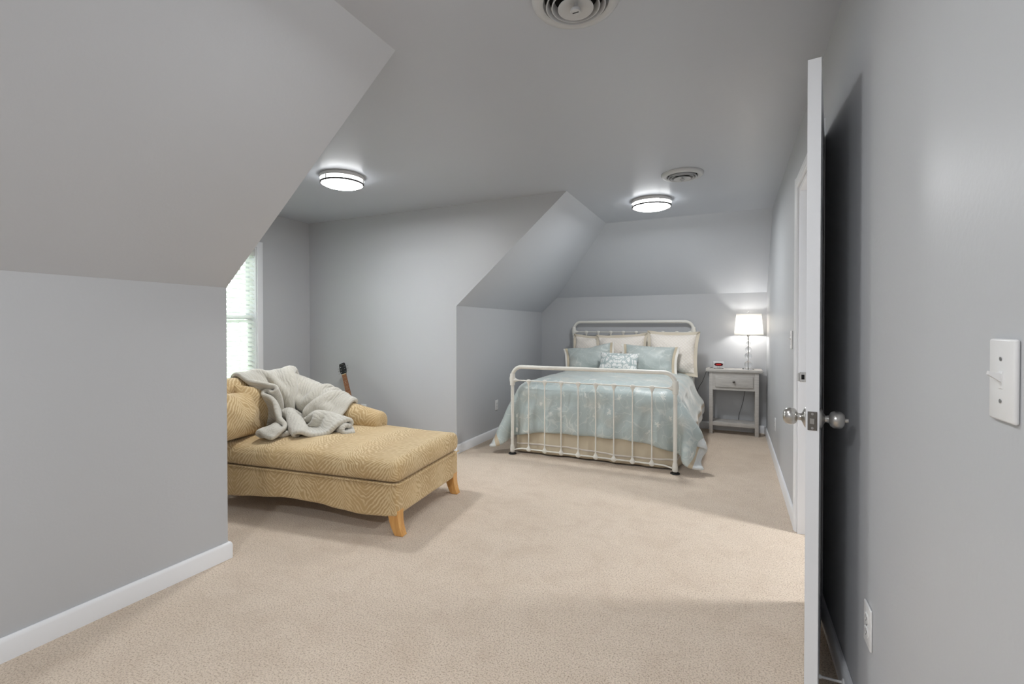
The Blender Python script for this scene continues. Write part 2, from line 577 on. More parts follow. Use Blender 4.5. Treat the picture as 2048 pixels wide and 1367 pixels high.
# ================================================================== OPEN DOOR
HINGE = Vector((XR - .012, DA - .012, 0))
LATCH = Vector((.222, 1.70, 0))
dd = LATCH - HINGE
DL = .765
dang = math.atan2(dd.y, dd.x)            # local +x runs from hinge to latch
door = thing('door_1', 'white six panel door standing open against the right wall', 'door', (HINGE.x, HINGE.y, .012), dang, None, 'structure')
DHt, DT = 2.022, .035
# local y>0 faces the wall side or the room; slab centred on y = 0
fr = MB()
st, mid = .11, .10
rails = [(0, .24), (.80, .96), (1.56, 1.66), (DHt - .115, DHt)]
for x0, x1 in ((0, st), (DL - st, DL), (DL / 2 - mid / 2, DL / 2 + mid / 2)):
    fr.box((x0, -DT / 2, 0), (x1, DT / 2, DHt))
for z0, z1 in rails:
    for x0, x1 in ((st, DL / 2 - mid / 2), (DL / 2 + mid / 2, DL - st)):
        fr.box((x0, -DT / 2, z0), (x1, DT / 2, z1))
fr.build('door_frame', 'trim', door)
for x0, x1 in ((st, DL / 2 - mid / 2), (DL / 2 + mid / 2, DL - st)):
    for (za, zb) in ((.24, .80), (.96, 1.56), (1.66, DHt - .115)):
        pn = MB()
        for s in (-1, 1):
            y0, y1 = s * .006, s * .0135
            rings = []
            for ins, y in ((0, s * .0172), (.012, s * .008), (.022, s * .008), (.045, s * .0145)):
                rings.append([(x0 + ins, y, za + ins), (x1 - ins, y, za + ins), (x1 - ins, y, zb - ins), (x0 + ins, y, zb - ins)])
            vs = [q for r in rings for q in r]
            fs = [(k * 4 + i, k * 4 + (i + 1) % 4, (k + 1) * 4 + (i + 1) % 4, (k + 1) * 4 + i) for k in range(3) for i in range(4)]
            fs.append((12, 13, 14, 15))
            pn.add(vs, fs)
        pn.build('panel', 'trim', door)
kz, kx = .925, DL - .062
for s in (-1, 1):
    kn = MB()
    kn.lathe([(.011, .018), (.0125, .024), (.021, .028), (.0265, .036), (.0275, .046), (.0245, .057), (.016, .064), (.004, .066)], n=28)
    kn.v = [(kx + x, s * (DT / 2 + z - .0), kz + y) for x, y, z in kn.v]
    ko = kn.build('knob', 'nickel', door, 50)
    tag(ko, 'round brushed nickel door knob')
    rs = MB()
    rs.lathe([(.033, 0), (.0325, .003), (.027, .007), (.017, .011), (.0115, .014), (.011, .022)], n=28)
    rs.v = [(kx + x, s * (DT / 2 + z), kz + y) for x, y, z in rs.v]
    rs.build('rosette', 'nickel', ko, 50)
    if s == -1:
        pass
bt = MB().lathe([(.007, 0), (.0075, .006), (.0065, .010)], n=16)
bt.v = [(kx + x, (DT / 2 + .064 + z), kz + y) for x, y, z in bt.v]
bt.build('lock_button', 'nickel', door, 50)
lp = MB().rbox((DL - .0005, -.0125, kz - .0285), (DL + .0022, .0125, kz + .0285), .0012).build('latch_plate', 'nickel_dark', door)
MB().add([(DL + .002, -.007, kz - .0085), (DL + .002, .007, kz - .0085), (DL + .002, .007, kz + .0085), (DL + .002, -.007, kz + .0085),
          (DL + .004, -.0065, kz - .008), (DL + .011, .0055, kz - .008), (DL + .011, .0055, kz + .008), (DL + .004, -.0065, kz + .008)],
         [(0, 1, 5, 4), (1, 2, 6, 5), (2, 3, 7, 6), (3, 0, 4, 7), (4, 5, 6, 7), (3, 2, 1, 0)]).build('latch_bolt', 'nickel', lp)
for z in (-.0215, .0215):
    MB().lathe([(.0045, 0), (.0035, .0012)], (DL + .0018, 0, kz + z), 'x', 14).build('screw', 'screw', lp)
for z in (.22, 1.02, 1.80):
    hg = MB().tube([(-.004, 0, z - .045), (-.004, 0, z + .045)], .0065, 12)
    hg.box((-.0045, -.016, z - .044), (-.0005, .016, z + .044))
    hg.build('hinge', 'nickel', door, 40)

# ================================================================== WINDOW
win = thing('window_1', 'white double hung window behind the blind in the dormer', 'window', (XW, (WA + WB) / 2, WZ0), 0, None, 'structure')
yc = (WA + WB) / 2
hw_, hh = (WB - WA) / 2, WZ1 - WZ0
def wbox(name, a, b, m='trim', r=.004, parent=None):
    return MB().rbox(a, b, r).build(name, m, parent or win, 40)
wbox('casing', (-.0, -hw_ - .058, -.02), (.018, -hw_ + .002, hh + .058))
wbox('casing', (-.0, hw_ - .002, -.02), (.018, hw_ + .058, hh + .058))
wbox('casing', (-.0, -hw_ + .002, hh), (.018, hw_ - .002, hh + .058))
wbox('window_sill', (-.10, -hw_ - .075, -.028), (.045, hw_ + .075, -.002), r=.006)
wbox('apron', (0, -hw_ - .05, -.085), (.014, hw_ + .05, -.028))
for y0, y1 in ((-hw_, -hw_ + .012), (hw_ - .012, hw_)):
    wbox('jamb', (-.119, y0, 0), (0, y1, hh), r=.001)
wbox('jamb', (-.119, -hw_ + .012, hh - .012), (0, hw_ - .012, hh), r=.001)
M['pane'] = bpy.data.materials.new('window_glass')
M['pane'].use_nodes = True
k = Nodes(M['pane'])
tr = k.n('ShaderNodeBsdfTransparent')
gl = k.n('ShaderNodeBsdfGlossy')
gl.inputs['Roughness'].default_value = 0.02
fz = k.n('ShaderNodeFresnel')
mx = k.n('ShaderNodeMixShader')
k.l(fz.outputs[0], mx.inputs[0]); k.l(tr.outputs[0], mx.inputs[1]); k.l(gl.outputs[0], mx.inputs[2])
k.l(mx.outputs[0], k.out.inputs[0])
for nm, z0, z1, x in (('lower_sash', .0, hh / 2 + .02, -.080), ('upper_sash', hh / 2 - .02, hh - .012, -.108)):
    sm = MB()
    a, b = -hw_ + .012, hw_ - .012
    for (p, q) in (((x - .012, a, z0), (x + .012, a + .042, z1)), ((x - .012, b - .042, z0), (x + .012, b, z1)),
                   ((x - .012, a + .042, z0), (x + .012, b - .042, z0 + .042)), ((x - .012, a + .042, z1 - .042), (x + .012, b - .042, z1))):
        sm.box(p, q)
    s_ = sm.build(nm, 'trim', win)
    MB().box((x - .002, a + .04, z0 + .04), (x + .002, b - .04, z1 - .04)).build('pane', 'pane', s_)

# blind
def slat_mat():
    m = mat('white_blind_slat', srgb(240, 240, 238), 0.4)
    k = Nodes(m)
    tl = k.n('ShaderNodeBsdfTranslucent')
    tl.inputs[0].default_value = (0.9, 0.92, 0.92, 1)
    ms = k.n('ShaderNodeMixShader')
    ms.inputs[0].default_value = 0.40
    k.l(k.b.outputs[0], ms.inputs[1]); k.l(tl.outputs[0], ms.inputs[2]); k.l(ms.outputs[0], k.out.inputs[0])
    return m
M['slat'] = slat_mat()
bl = thing('window_blind', 'white horizontal slat blind lowered over the dormer window', 'blind', (XW - .034, yc, WZ0))
bw = hw_ - .016
MB().rbox((-.026, -bw, hh - .062), (.026, bw, hh - .014), .003).build('headrail', 'slat', bl, 40)
MB().rbox((.026, -bw - .002, hh - .085), (.032, bw + .002, hh - .012), .003).build('valance', 'slat', bl, 40)
MB().rbox((-.025, -bw, .004), (.025, bw, .022), .004).build('bottom_rail', 'slat', bl, 40)
sl = MB()
tilt = math.radians(-38)
pts = []
for k_ in range(5):
    u = -.025 + .0125 * k_
    w_ = .0025 * (1 - (u / .025) ** 2)
    pts.append((u * math.cos(tilt) - w_ * math.sin(tilt), u * math.sin(tilt) + w_ * math.cos(tilt)))
poly = [(x, -bw, z) for x, z in pts] + [(x, -bw, z + .0022) for x, z in reversed(pts)]
sl.prism(poly, (0, 2 * bw, 0))
s0 = None
ns = 28
for i in range(ns):
    z = .055 + i * (hh - .055 - .095) / (ns - 1)
    if s0 is None:
        s0 = sl.build('slat', 'slat', bl, 40)
        s0.location.z = z
    else:
        c = s0.copy(); C.objects.link(c); c.location.z = z
for y in (-bw + .16, 0, bw - .16):
    for x in (-.027, .027):
        MB().tube([(x, y, .01), (x, y, hh - .05)], .0011, 6).build('ladder_cord', 'slat', bl)
MB().tube([(.040, -bw + .07, hh - .08), (.042, -bw + .07, hh - .75)], .0045, 8).build('tilt_wand', 'slat', bl, 60)

# outside the window
M['lawn'] = painted('lawn_green', srgb(120, 150, 95), .9, 8, .3, .15)
M['leaf'] = painted('tree_leaf_green', srgb(160, 184, 160), .8, 6, .3, .2)
M['bark'] = painted('grey_brown_bark', srgb(110, 95, 80), .9, 20, .4, .15)
struct('ground_outside', MB().box((-60, -40, -3.2), (XW - 1.2, 45, -3.0)), 'lawn', 'green lawn seen through the blind far below the window', 'ground')
def tree(loc, h, label, seed):
    r = random.Random(seed)
    t = thing('garden_tree', label, 'tree', loc)
    MB().tube([(0, 0, 0), (.05, .02, h * .35), (0, .05, h * .7)], [.16, .12, .05], 10).build('trunk', 'bark', t, 60)
    lf = MB()
    for k in range(900):
        a, b = r.uniform(0, 2 * PI), r.uniform(-1, 1)
        q = Vector((math.cos(a) * math.sqrt(1 - b * b), math.sin(a) * math.sqrt(1 - b * b), b)) * r.uniform(.6, 1.0)
        p = Vector((q.x * h * .28, q.y * h * .28, h * .68 + q.z * h * .34))
        d1 = Vector((r.gauss(0, 1), r.gauss(0, 1), r.gauss(0, 1))).normalized() * r.uniform(.10, .17)
        d2 = d1.cross(Vector((r.gauss(0, 1), r.gauss(0, 1), r.gauss(0, 1)))).normalized() * r.uniform(.05, .09)
        lf.add([p - d1, p + d2, p + d1, p - d2], [(0, 1, 2, 3)])
    o = lf.build('foliage', 'leaf', t, fix=False)
    o['kind'] = 'stuff'
    return t
tree((-12.5, 7.2, -3), 6.5, 'leafy green tree outside, towards the right side of the window', 3)
tree((-10.5, 4.4, -3), 5.2, 'leafy green tree outside, towards the left side of the window', 4)

# ================================================================== CLOTH TOOLS
def relax(P, dx, dy, collide, steps=260, iters=10, bend=0.25, g=-9.8, dt=0.016, damp=0.97, fixed=None, selfd=0.0, kshear=0.5):
    """small position-based cloth solver; P is (ny, nx, 3)"""
    P = P.astype(np.float64).copy()
    V = np.zeros_like(P)
    ny, nx, _ = P.shape
    S = []
    sl = slice
    for o in (0, 1):
        S.append(((sl(None), sl(o, nx - 1, 2)), (sl(None), sl(o + 1, nx, 2)), dx, 1.0))
        S.append(((sl(o, ny - 1, 2), sl(None)), (sl(o + 1, ny, 2), sl(None)), dy, 1.0))
    dg = math.hypot(dx, dy)
    for o in (0, 1):
        S.append(((sl(o, ny - 1, 2), sl(0, nx - 1)), (sl(o + 1, ny, 2), sl(1, nx)), dg, kshear))
        S.append(((sl(o, ny - 1, 2), sl(1, nx)), (sl(o + 1, ny, 2), sl(0, nx - 1)), dg, kshear))
    for o in range(4):
        if o + 2 < nx:
            S.append(((sl(None), sl(o, nx - 2, 4)), (sl(None), sl(o + 2, nx, 4)), 2 * dx, bend))
        if o + 2 < ny:
            S.append(((sl(o, ny - 2, 4), sl(None)), (sl(o + 2, ny, 4), sl(None)), 2 * dy, bend))
    jj, ii = np.mgrid[0:ny, 0:nx]
    jj, ii = jj.ravel(), ii.ravel()
    for st in range(steps):
        V[..., 2] += g * dt
        V *= damp
        Q = P + V * dt
        for it in range(iters):
            for a, b, L, kk in S:
                A, B = Q[a], Q[b]
                m0, m1 = min(A.shape[0], B.shape[0]), min(A.shape[1], B.shape[1])
                A, B = A[:m0, :m1], B[:m0, :m1]
                d = B - A
                n = np.sqrt((d * d).sum(-1, keepdims=True)) + 1e-9
                c = d * (0.5 * kk * (n - L) / n)
                A += c
                B -= c
            if fixed is not None:
                Q[fixed] = P[fixed]
        if selfd > 0 and st % 4 == 3:
            X = Q.reshape(-1, 3).astype(np.float32)
            sq = (X * X).sum(1)
            D = sq[:, None] + sq[None, :] - 2 * X @ X.T
            ia, ib = np.nonzero(np.triu(D < selfd * selfd, 1))
            keep = (np.abs(jj[ia] - jj[ib]) > 2) | (np.abs(ii[ia] - ii[ib]) > 2)
            ia, ib = ia[keep], ib[keep]
            if len(ia):
                F = Q.reshape(-1, 3)
                d = F[ib] - F[ia]
                n = np.sqrt((d * d).sum(1, keepdims=True)) + 1e-6
                c = d / n * (selfd - n) * 0.35
                np.add.at(F, ia, -c)
                np.add.at(F, ib, c)
                Q = F.reshape(ny, nx, 3)
        Q = collide(Q, P)
        V = (Q - P) / dt
        sp_ = np.sqrt((V * V).sum(-1, keepdims=True))
        V *= np.minimum(1, 2.0 / (sp_ + 1e-6))
        P = Q
    return P

def push_box(Q, P, lo, hi, r, margin, fric=0.5):
    lo, hi = np.array(lo), np.array(hi)
    c, h = (lo + hi) / 2, (hi - lo) / 2 - r
    d = Q - c
    q = np.abs(d) - h
    mq = np.maximum(q, 0)
    ln = np.sqrt((mq * mq).sum(-1))
    ins = ln < 1e-7
    dist = np.where(ins, q.max(-1), ln) - r
    g = mq / (ln[..., None] + 1e-9)
    ax = np.eye(3)[q.argmax(-1)]
    g = np.where(ins[..., None], ax, g) * np.sign(d)
    pen = margin - dist
    hit = pen > 0
    Q = Q + g * np.where(hit, pen, 0)[..., None]
    mv = Q - P
    tan = mv - g * (mv * g).sum(-1, keepdims=True)
    return Q - tan * np.where(hit, fric, 0)[..., None]

def push_caps(Q, P, pts, rad, margin, fric=0.5):
    """keep Q outside a chain of capsules"""
    best = np.full(Q.shape[:2], 1e9)
    G = np.zeros_like(Q)
    for (a, b, ra, rb) in zip(pts[:-1], pts[1:], rad[:-1], rad[1:]):
        a, b = np.array(a), np.array(b)
        ab = b - a
        t = np.clip(((Q - a) @ ab) / (ab @ ab), 0, 1)
        d = Q - (a + t[..., None] * ab)
        n = np.sqrt((d * d).sum(-1)) + 1e-9
        s = n - (ra + t * (rb - ra))
        m_ = s < best
        best = np.where(m_, s, best)
        G = np.where(m_[..., None], d / n[..., None], G)
    pen = margin - best
    hit = pen > 0
    Q = Q + G * np.where(hit, pen, 0)[..., None]
    mv = Q - P
    tan = mv - G * (mv * G).sum(-1, keepdims=True)
    return Q - tan * np.where(hit, fric, 0)[..., None]

def cloth_object(name, P, m, parent, thick, U, Vv, lv=1):
    """sheet from the solver with thickness; UV in metres of cloth"""
    ny, nx, _ = P.shape
    mb = MB().grid(P)
    o = mb.build(name, m, parent, 180, fix=False)
    me = o.data
    lay = me.uv_layers.new(name='UVMap')
    idx = np.empty(len(me.loops), dtype=np.int32)
    me.loops.foreach_get('vertex_index', idx)
    uv = np.empty((len(idx), 2))
    uv[:, 0] = U.ravel()[idx]
    uv[:, 1] = Vv.ravel()[idx]
    lay.data.foreach_set('uv', uv.ravel())
    sd = o.modifiers.new('thickness', 'SOLIDIFY')
    sd.thickness = thick
    sd.offset = 0.0
    sd.use_rim = True
    if lv:
        subsurf(o, lv)
    return o

def soft_box(lo, hi, r, n=(14, 10, 4), crown=0.0, sag=None):
    """rounded box with a crowned top, as MB"""
    lo, hi = Vector(lo), Vector(hi)
    c, h = (lo + hi) / 2, (hi - lo) / 2
    vs, fs, index = [], [], {}
    def vid(p):
        key = tuple(round(x, 5) for x in p)
        if key not in index:
            index[key] = len(vs)
            vs.append(p)
        return index[key]
    def side(ax, s):
        a, b = [i for i in range(3) if i != ax]
        for i in range(n[a]):
            for j in range(n[b]):
                q = []
                for (u, v) in ((i, j), (i + 1, j), (i + 1, j + 1), (i, j + 1)):
                    p = [0, 0, 0]
                    p[ax] = s
                    # denser rows near the edges
                    p[a] = math.sin((2 * u / n[a] - 1) * PI / 2)
                    p[b] = math.sin((2 * v / n[b] - 1) * PI / 2)
                    q.append(vid(tuple(p)))
                if (s > 0) == (ax != 1):
                    fs.append(tuple(q))
                else:
                    fs.append(tuple(reversed(q)))
    for ax in range(3):
        side(ax, -1)
        side(ax, 1)
    out = []
    for p in vs:
        w = Vector((p[0] * h.x, p[1] * h.y, p[2] * h.z))
        q = Vector([max(-h[i] + r, min(h[i] - r, w[i])) for i in range(3)])
        d = w - q
        if d.length > 1e-9:
            # keep the surface point on the rounded corner
            m_ = max(abs(d.x), abs(d.y), abs(d.z))
            w = q + d.normalized() * m_
        if crown and w.z > 0:
            w.z += crown * (1 - p[0] ** 2) ** .6 * (1 - p[1] ** 2) ** .6 * (w.z / h.z)
        if sag:
            w = sag(w, p)
        out.append((w + c)[:])
    return MB().add(out, fs)

# ------------------------------------------------------------------ fabrics
def floral_fabric(name, base, light, cream, uvscale=1.0, bands=None):
    """satin with vines and scattered blossoms; bands: half width of the sheet in metres for the hem stripes"""
    m = mat(name, base, 0.42, spec=0.45, sheen=0.6)
    k = Nodes(m)
    k.b.inputs['Sheen Tint'].default_value = (1, .96, .90, 1)
    k.b.inputs['Sheen Roughness'].default_value = 0.35
    uv = k.coords('UV', (uvscale, uvscale, uvscale))
    w = k.noise(uv, 3.0, 2.0)
    wv = k.n('ShaderNodeVectorMath', operation='MULTIPLY_ADD')
    k.l(w.outputs['Color'], wv.inputs[0])
    wv.inputs[1].default_value = (.35, .35, 0)
    k.l(uv, wv.inputs[2])
    def vine(scale, lo, hi):
        nz = k.noise(wv.outputs[0], scale, 1.0, 0.4)
        d = k.math('ABSOLUTE', k.math('SUBTRACT', nz.outputs[0], 0.5))
        return k.math('SUBTRACT', 1.0, k.math('DIVIDE', k.math('SUBTRACT', d, lo), hi - lo, clamp=True), clamp=True)
    v1 = vine(3.6, .004, .016)
    v2 = vine(7.0, .003, .013)
    vo = k.n('ShaderNodeTexVoronoi')
    vo.inputs['Scale'].default_value = 5.5
    k.l(wv.outputs[0], vo.inputs['Vector'])
    # petals: blossom radius modulated by the angle about the cell centre
    sub = k.n('ShaderNodeVectorMath', operation='SUBTRACT')
    scl = k.n('ShaderNodeVectorMath', operation='SCALE')
    k.l(wv.outputs[0], scl.inputs[0]); scl.inputs['Scale'].default_value = 5.5
    k.l(wv.outputs[0], sub.inputs[0]); k.l(vo.outputs['Position'], sub.inputs[1])
    sx = k.n('ShaderNodeSeparateXYZ')
    k.l(sub.outputs[0], sx.inputs[0])
    an = k.math('ARCTAN2', sx.outputs[1], sx.outputs[0])
    pet = k.math('ADD', k.math('MULTIPLY', k.math('SINE', k.math('MULTIPLY', an, 6.0)), .07), .21)
    fl = k.math('MULTIPLY', k.math('SUBTRACT', pet, vo.outputs['Distance']), 14.0, clamp=True)
    pick = k.n('ShaderNodeSeparateColor')
    k.l(vo.outputs['Color'], pick.inputs[0])
    fl = k.math('MULTIPLY', fl, k.math('GREATER_THAN', pick.outputs[0], .42))
    core = k.math('MULTIPLY', k.math('SUBTRACT', .06, vo.outputs['Distance']), 20.0, clamp=True)
    big = k.noise(uv, 2.2, 2.0)
    patch = k.math('MULTIPLY', k.math('SUBTRACT', big.outputs[0], .52, clamp=True), 6.0, clamp=True)
    c = k.mix(k.math('MULTIPLY', patch, .35), base, cream)
    c = k.mix(k.math('MULTIPLY', v1, .34), c, light)
    c = k.mix(k.math('MULTIPLY', v2, .22), c, light)
    c = k.mix(k.math('MULTIPLY', fl, .72), c, light)
    c = k.mix(k.math('MULTIPLY', core, .6), c, cream)
    if bands:
        s2 = k.n('ShaderNodeSeparateXYZ')
        k.l(k.coords('UV'), s2.inputs[0])
        ed = k.math('SUBTRACT', bands, k.math('ABSOLUTE', s2.outputs[0]))
        in_be = k.math('LESS_THAN', ed, .125)
        in_wh = k.math('LESS_THAN', ed, .088)
        dots = k.noise(k.coords('UV'), 60, 1.0)
        c = k.mix(in_be, c, srgb(190, 175, 150))
        c = k.mix(in_wh, c, k.mix(dots.outputs[0], srgb(222, 222, 220), srgb(200, 208, 210)))
    k.l(c, k.b.inputs['Base Color'])
    wr = k.noise(k.coords('UV'), 9, 4.0, .6, .5)
    fine = k.noise(k.coords('UV'), 120, 2.0)
    b1 = k.bump(wr.outputs[0], .35, .02)
    k.l(k.bump(fine.outputs[0], .12, .002, b1), k.b.inputs['Normal'])
    return m
BLUE, LITE, CREAM = srgb(181, 193, 192), srgb(230, 231, 225), srgb(214, 207, 194)
M['comforter'] = floral_fabric('blue_floral_satin', BLUE, LITE, CREAM, 1.9, bands=1.17)
M['sham_blue'] = floral_fabric('blue_floral_sham', srgb(184, 193, 190), LITE, CREAM, 1.9)

def quilted(name, col, line):
    m = mat(name, col, 0.6, spec=0.3, sheen=0.3)
    k = Nodes(m)
    sx = k.n('ShaderNodeSeparateXYZ')
    k.l(k.coords('UV'), sx.inputs[0])
    def tri(e):
        return k.math('ABSOLUTE', k.math('SUBTRACT', k.math('FRACT', k.math('MULTIPLY', e, 26.0)), .5))
    a = tri(k.math('ADD', sx.outputs[0], sx.outputs[1]))
    b = tri(k.math('SUBTRACT', sx.outputs[0], sx.outputs[1]))
    h = k.math('MINIMUM', a, b)
    f = k.math('SUBTRACT', 1.0, k.math('MULTIPLY', h, 9.0, clamp=True), clamp=True)
    k.l(k.mix(k.math('MULTIPLY', f, .55), col, line), k.b.inputs['Base Color'])
    wr = k.noise(k.coords('UV'), 8, 3.0)
    b1 = k.bump(wr.outputs[0], .25, .02)
    k.l(k.bump(h, .35, .01, b1), k.b.inputs['Normal'])
    return m
M['quilt'] = quilted('cream_diamond_quilt', srgb(246, 239, 230), srgb(226, 213, 196))
M['beige'] = painted('beige_cotton', srgb(205, 192, 168), .8, 300, .15, .04)
M['flange'] = painted('pale_beige_cotton', srgb(216, 206, 188), .8, 300, .15, .04)
M['ivory'] = painted('ivory_cotton', srgb(234, 230, 222), .8, 300, .15, .03)
M['ribbon'] = painted('pale_ribbon', srgb(226, 218, 208), .5, 200, .1, .02)

def damask():
    m = mat('white_blue_damask', srgb(225, 228, 226), 0.6, sheen=0.2)
    k = Nodes(m)
    sx = k.n('ShaderNodeSeparateXYZ')
    k.l(k.coords('UV'), sx.inputs[0])
    ax = k.math('ABSOLUTE', sx.outputs[0])          # mirrored about the middle
    cb = k.n('ShaderNodeCombineXYZ')
    k.l(ax, cb.inputs[0]); k.l(sx.outputs[1], cb.inputs[1])
    nz = k.noise(cb.outputs[0], 13, 1.5, .45, 1.3)
    d = k.math('ABSOLUTE', k.math('SUBTRACT', nz.outputs[0], .5))
    ln = k.math('SUBTRACT', 1.0, k.math('DIVIDE', k.math('SUBTRACT', d, .012), .03, clamp=True), clamp=True)
    vo = k.n('ShaderNodeTexVoronoi')
    vo.inputs['Scale'].default_value = 17
    vo.feature = 'DISTANCE_TO_EDGE'
    k.l(cb.outputs[0], vo.inputs['Vector'])
    ed = k.math('LESS_THAN', vo.outputs['Distance'], .07)
    f = k.math('MAXIMUM', k.math('MULTIPLY', ln, .9), k.math('MULTIPLY', ed, .75))
    k.l(k.mix(f, srgb(232, 233, 230), srgb(160, 176, 176)), k.b.inputs['Base Color'])
    k.l(k.bump(f, .3, .004), k.b.inputs['Normal'])
    return m
M['damask'] = damask()

# ------------------------------------------------------------------ pillow
def pillow(name, label, w, h, t, body, loc, lean, roll=0.0, yaw=0.0, flange=0.0, fl_mat=None, outer=0.0, out_mat=None, group=None, seed=0, n=22, dent=0.0, ends=False):
    """stands on its lower edge: local x width, z height, y thickness; lean tips the top to +y"""
    t0 = thing(name, label, 'pillow', loc, 0, group)
    t0.rotation_mode = 'XYZ'
    R = Matrix.Rotation(yaw, 4, 'Z') @ Matrix.Rotation(-lean, 4, 'X') @ Matrix.Rotation(roll, 4, 'Y')
    t0.rotation_euler = R.to_euler('XYZ')
    r = np.random.default_rng(seed + 11)
    ph = r.uniform(0, 6.28, 8)
    def outline(u, v, grow):
        bx = 1 - .075 * (1 - v * v)
        bz = 1 - .075 * (1 - u * u)
        x = (w / 2 * u) * bx + grow * u * abs(u) ** 3
        z = (h / 2 * v) * bz + grow * v * abs(v) ** 3
        return x, z + h / 2
    rows = []
    for s in (-1, 1):
        P = []
        for j in range(n + 1):
            v = math.sin((2 * j / n - 1) * PI / 2)
            row = []
            for i in range(n + 1):
                u = math.sin((2 * i / n - 1) * PI / 2)
                th = t / 2 * max(0, (1 - abs(u) ** 2.4) * (1 - abs(v) ** 2.4)) ** .5
                wr = .006 * math.sin(7 * u + ph[0] + 3 * v) * math.sin(5 * v + ph[1]) + .004 * math.sin(13 * u * v + ph[2])
                wr += .010 * math.sin(9 * (u - v) + ph[3]) * (u * u * v * v)
                dn = dent * math.exp(-(u * u) / .18 - ((v - .9) ** 2) / .25)
                x, z = outline(u, v, 0)
                row.append((x, s * (th + wr * min(1, th / .03)), z - dn))
            P.append(row)
        rows.append(P)
    mb = MB()
    mb.grid(rows[0])
    mb.grid([list(reversed(q)) for q in rows[1]])
    b = mb.build('pillow_body', body, t0, 180, fix=False, uv=lambda co, nn: (co.x, co.z))
    def rim(nm, g0, g1, mt, seed2):
        q = MB()
        N = 4 * n
        loop = []
        for e in range(4):
            for i in range(n):
                a = math.sin((2 * i / n - 1) * PI / 2)
                loop.append([(a, -1), (1, a), (-a, 1), (-1, -a)][e])
        out = []
        for y0 in (-.004, .004):
            for g in (g0, g1):
                ring = []
                for k_, (u, v) in enumerate(loop):
                    x, z = outline(u, v, 0)
                    L = math.hypot(u, v)
                    gx = g * (u if abs(u) > .999 else u * abs(u) ** 6)
                    gz = 0 if ends else g * (v if abs(v) > .999 else v * abs(v) ** 6)
                    wob = .010 * math.sin(k_ * .7 + ph[4] + seed2) * (g / max(.01, g1))
                    dn = dent * math.exp(-(u * u) / .18 - ((v - .9) ** 2) / .25)
                    ring.append((x + gx, y0 + wob, z + gz - dn))
                out.append(ring)
        if ends:
            for e in (1, 3):
                ids = [(e * n + i) % N for i in range(n + 1)]
                m_ = len(ids)
                q = MB().add([out[r_][i] for r_ in range(4) for i in ids],
                             [f_ for i in range(m_ - 1) for f_ in ((i, i + 1, m_ + i + 1, m_ + i), (2 * m_ + i, 3 * m_ + i, 3 * m_ + i + 1, 2 * m_ + i + 1),
                                                                   (m_ + i, m_ + i + 1, 3 * m_ + i + 1, 3 * m_ + i), (i, 2 * m_ + i, 2 * m_ + i + 1, i + 1))]
                             + [(0, m_, 3 * m_, 2 * m_), (m_ - 1, 3 * m_ - 1, 4 * m_ - 1, 2 * m_ - 1)])
                q.build(nm, mt, t0, 60, uv=lambda co, nn: (co.x, co.z))
            return
        fs = []
        vs = [p for rr in out for p in rr]
        for i in range(N):
            j = (i + 1) % N
            fs += [(i, j, N + j, N + i), (2 * N + i, 3 * N + i, 3 * N + j, 2 * N + j), (N + i, N + j, 3 * N + j, 3 * N + i), (i, 2 * N + i, 2 * N + j, j)]
        q.add(vs, fs)
        return q.build(nm, mt, t0, 60, uv=lambda co, nn: (co.x, co.z))
    if flange:
        rim('flange', -.004, flange, fl_mat, 0)
    if outer:
        rim('border', flange, flange + outer, out_mat, 0)
    return t0

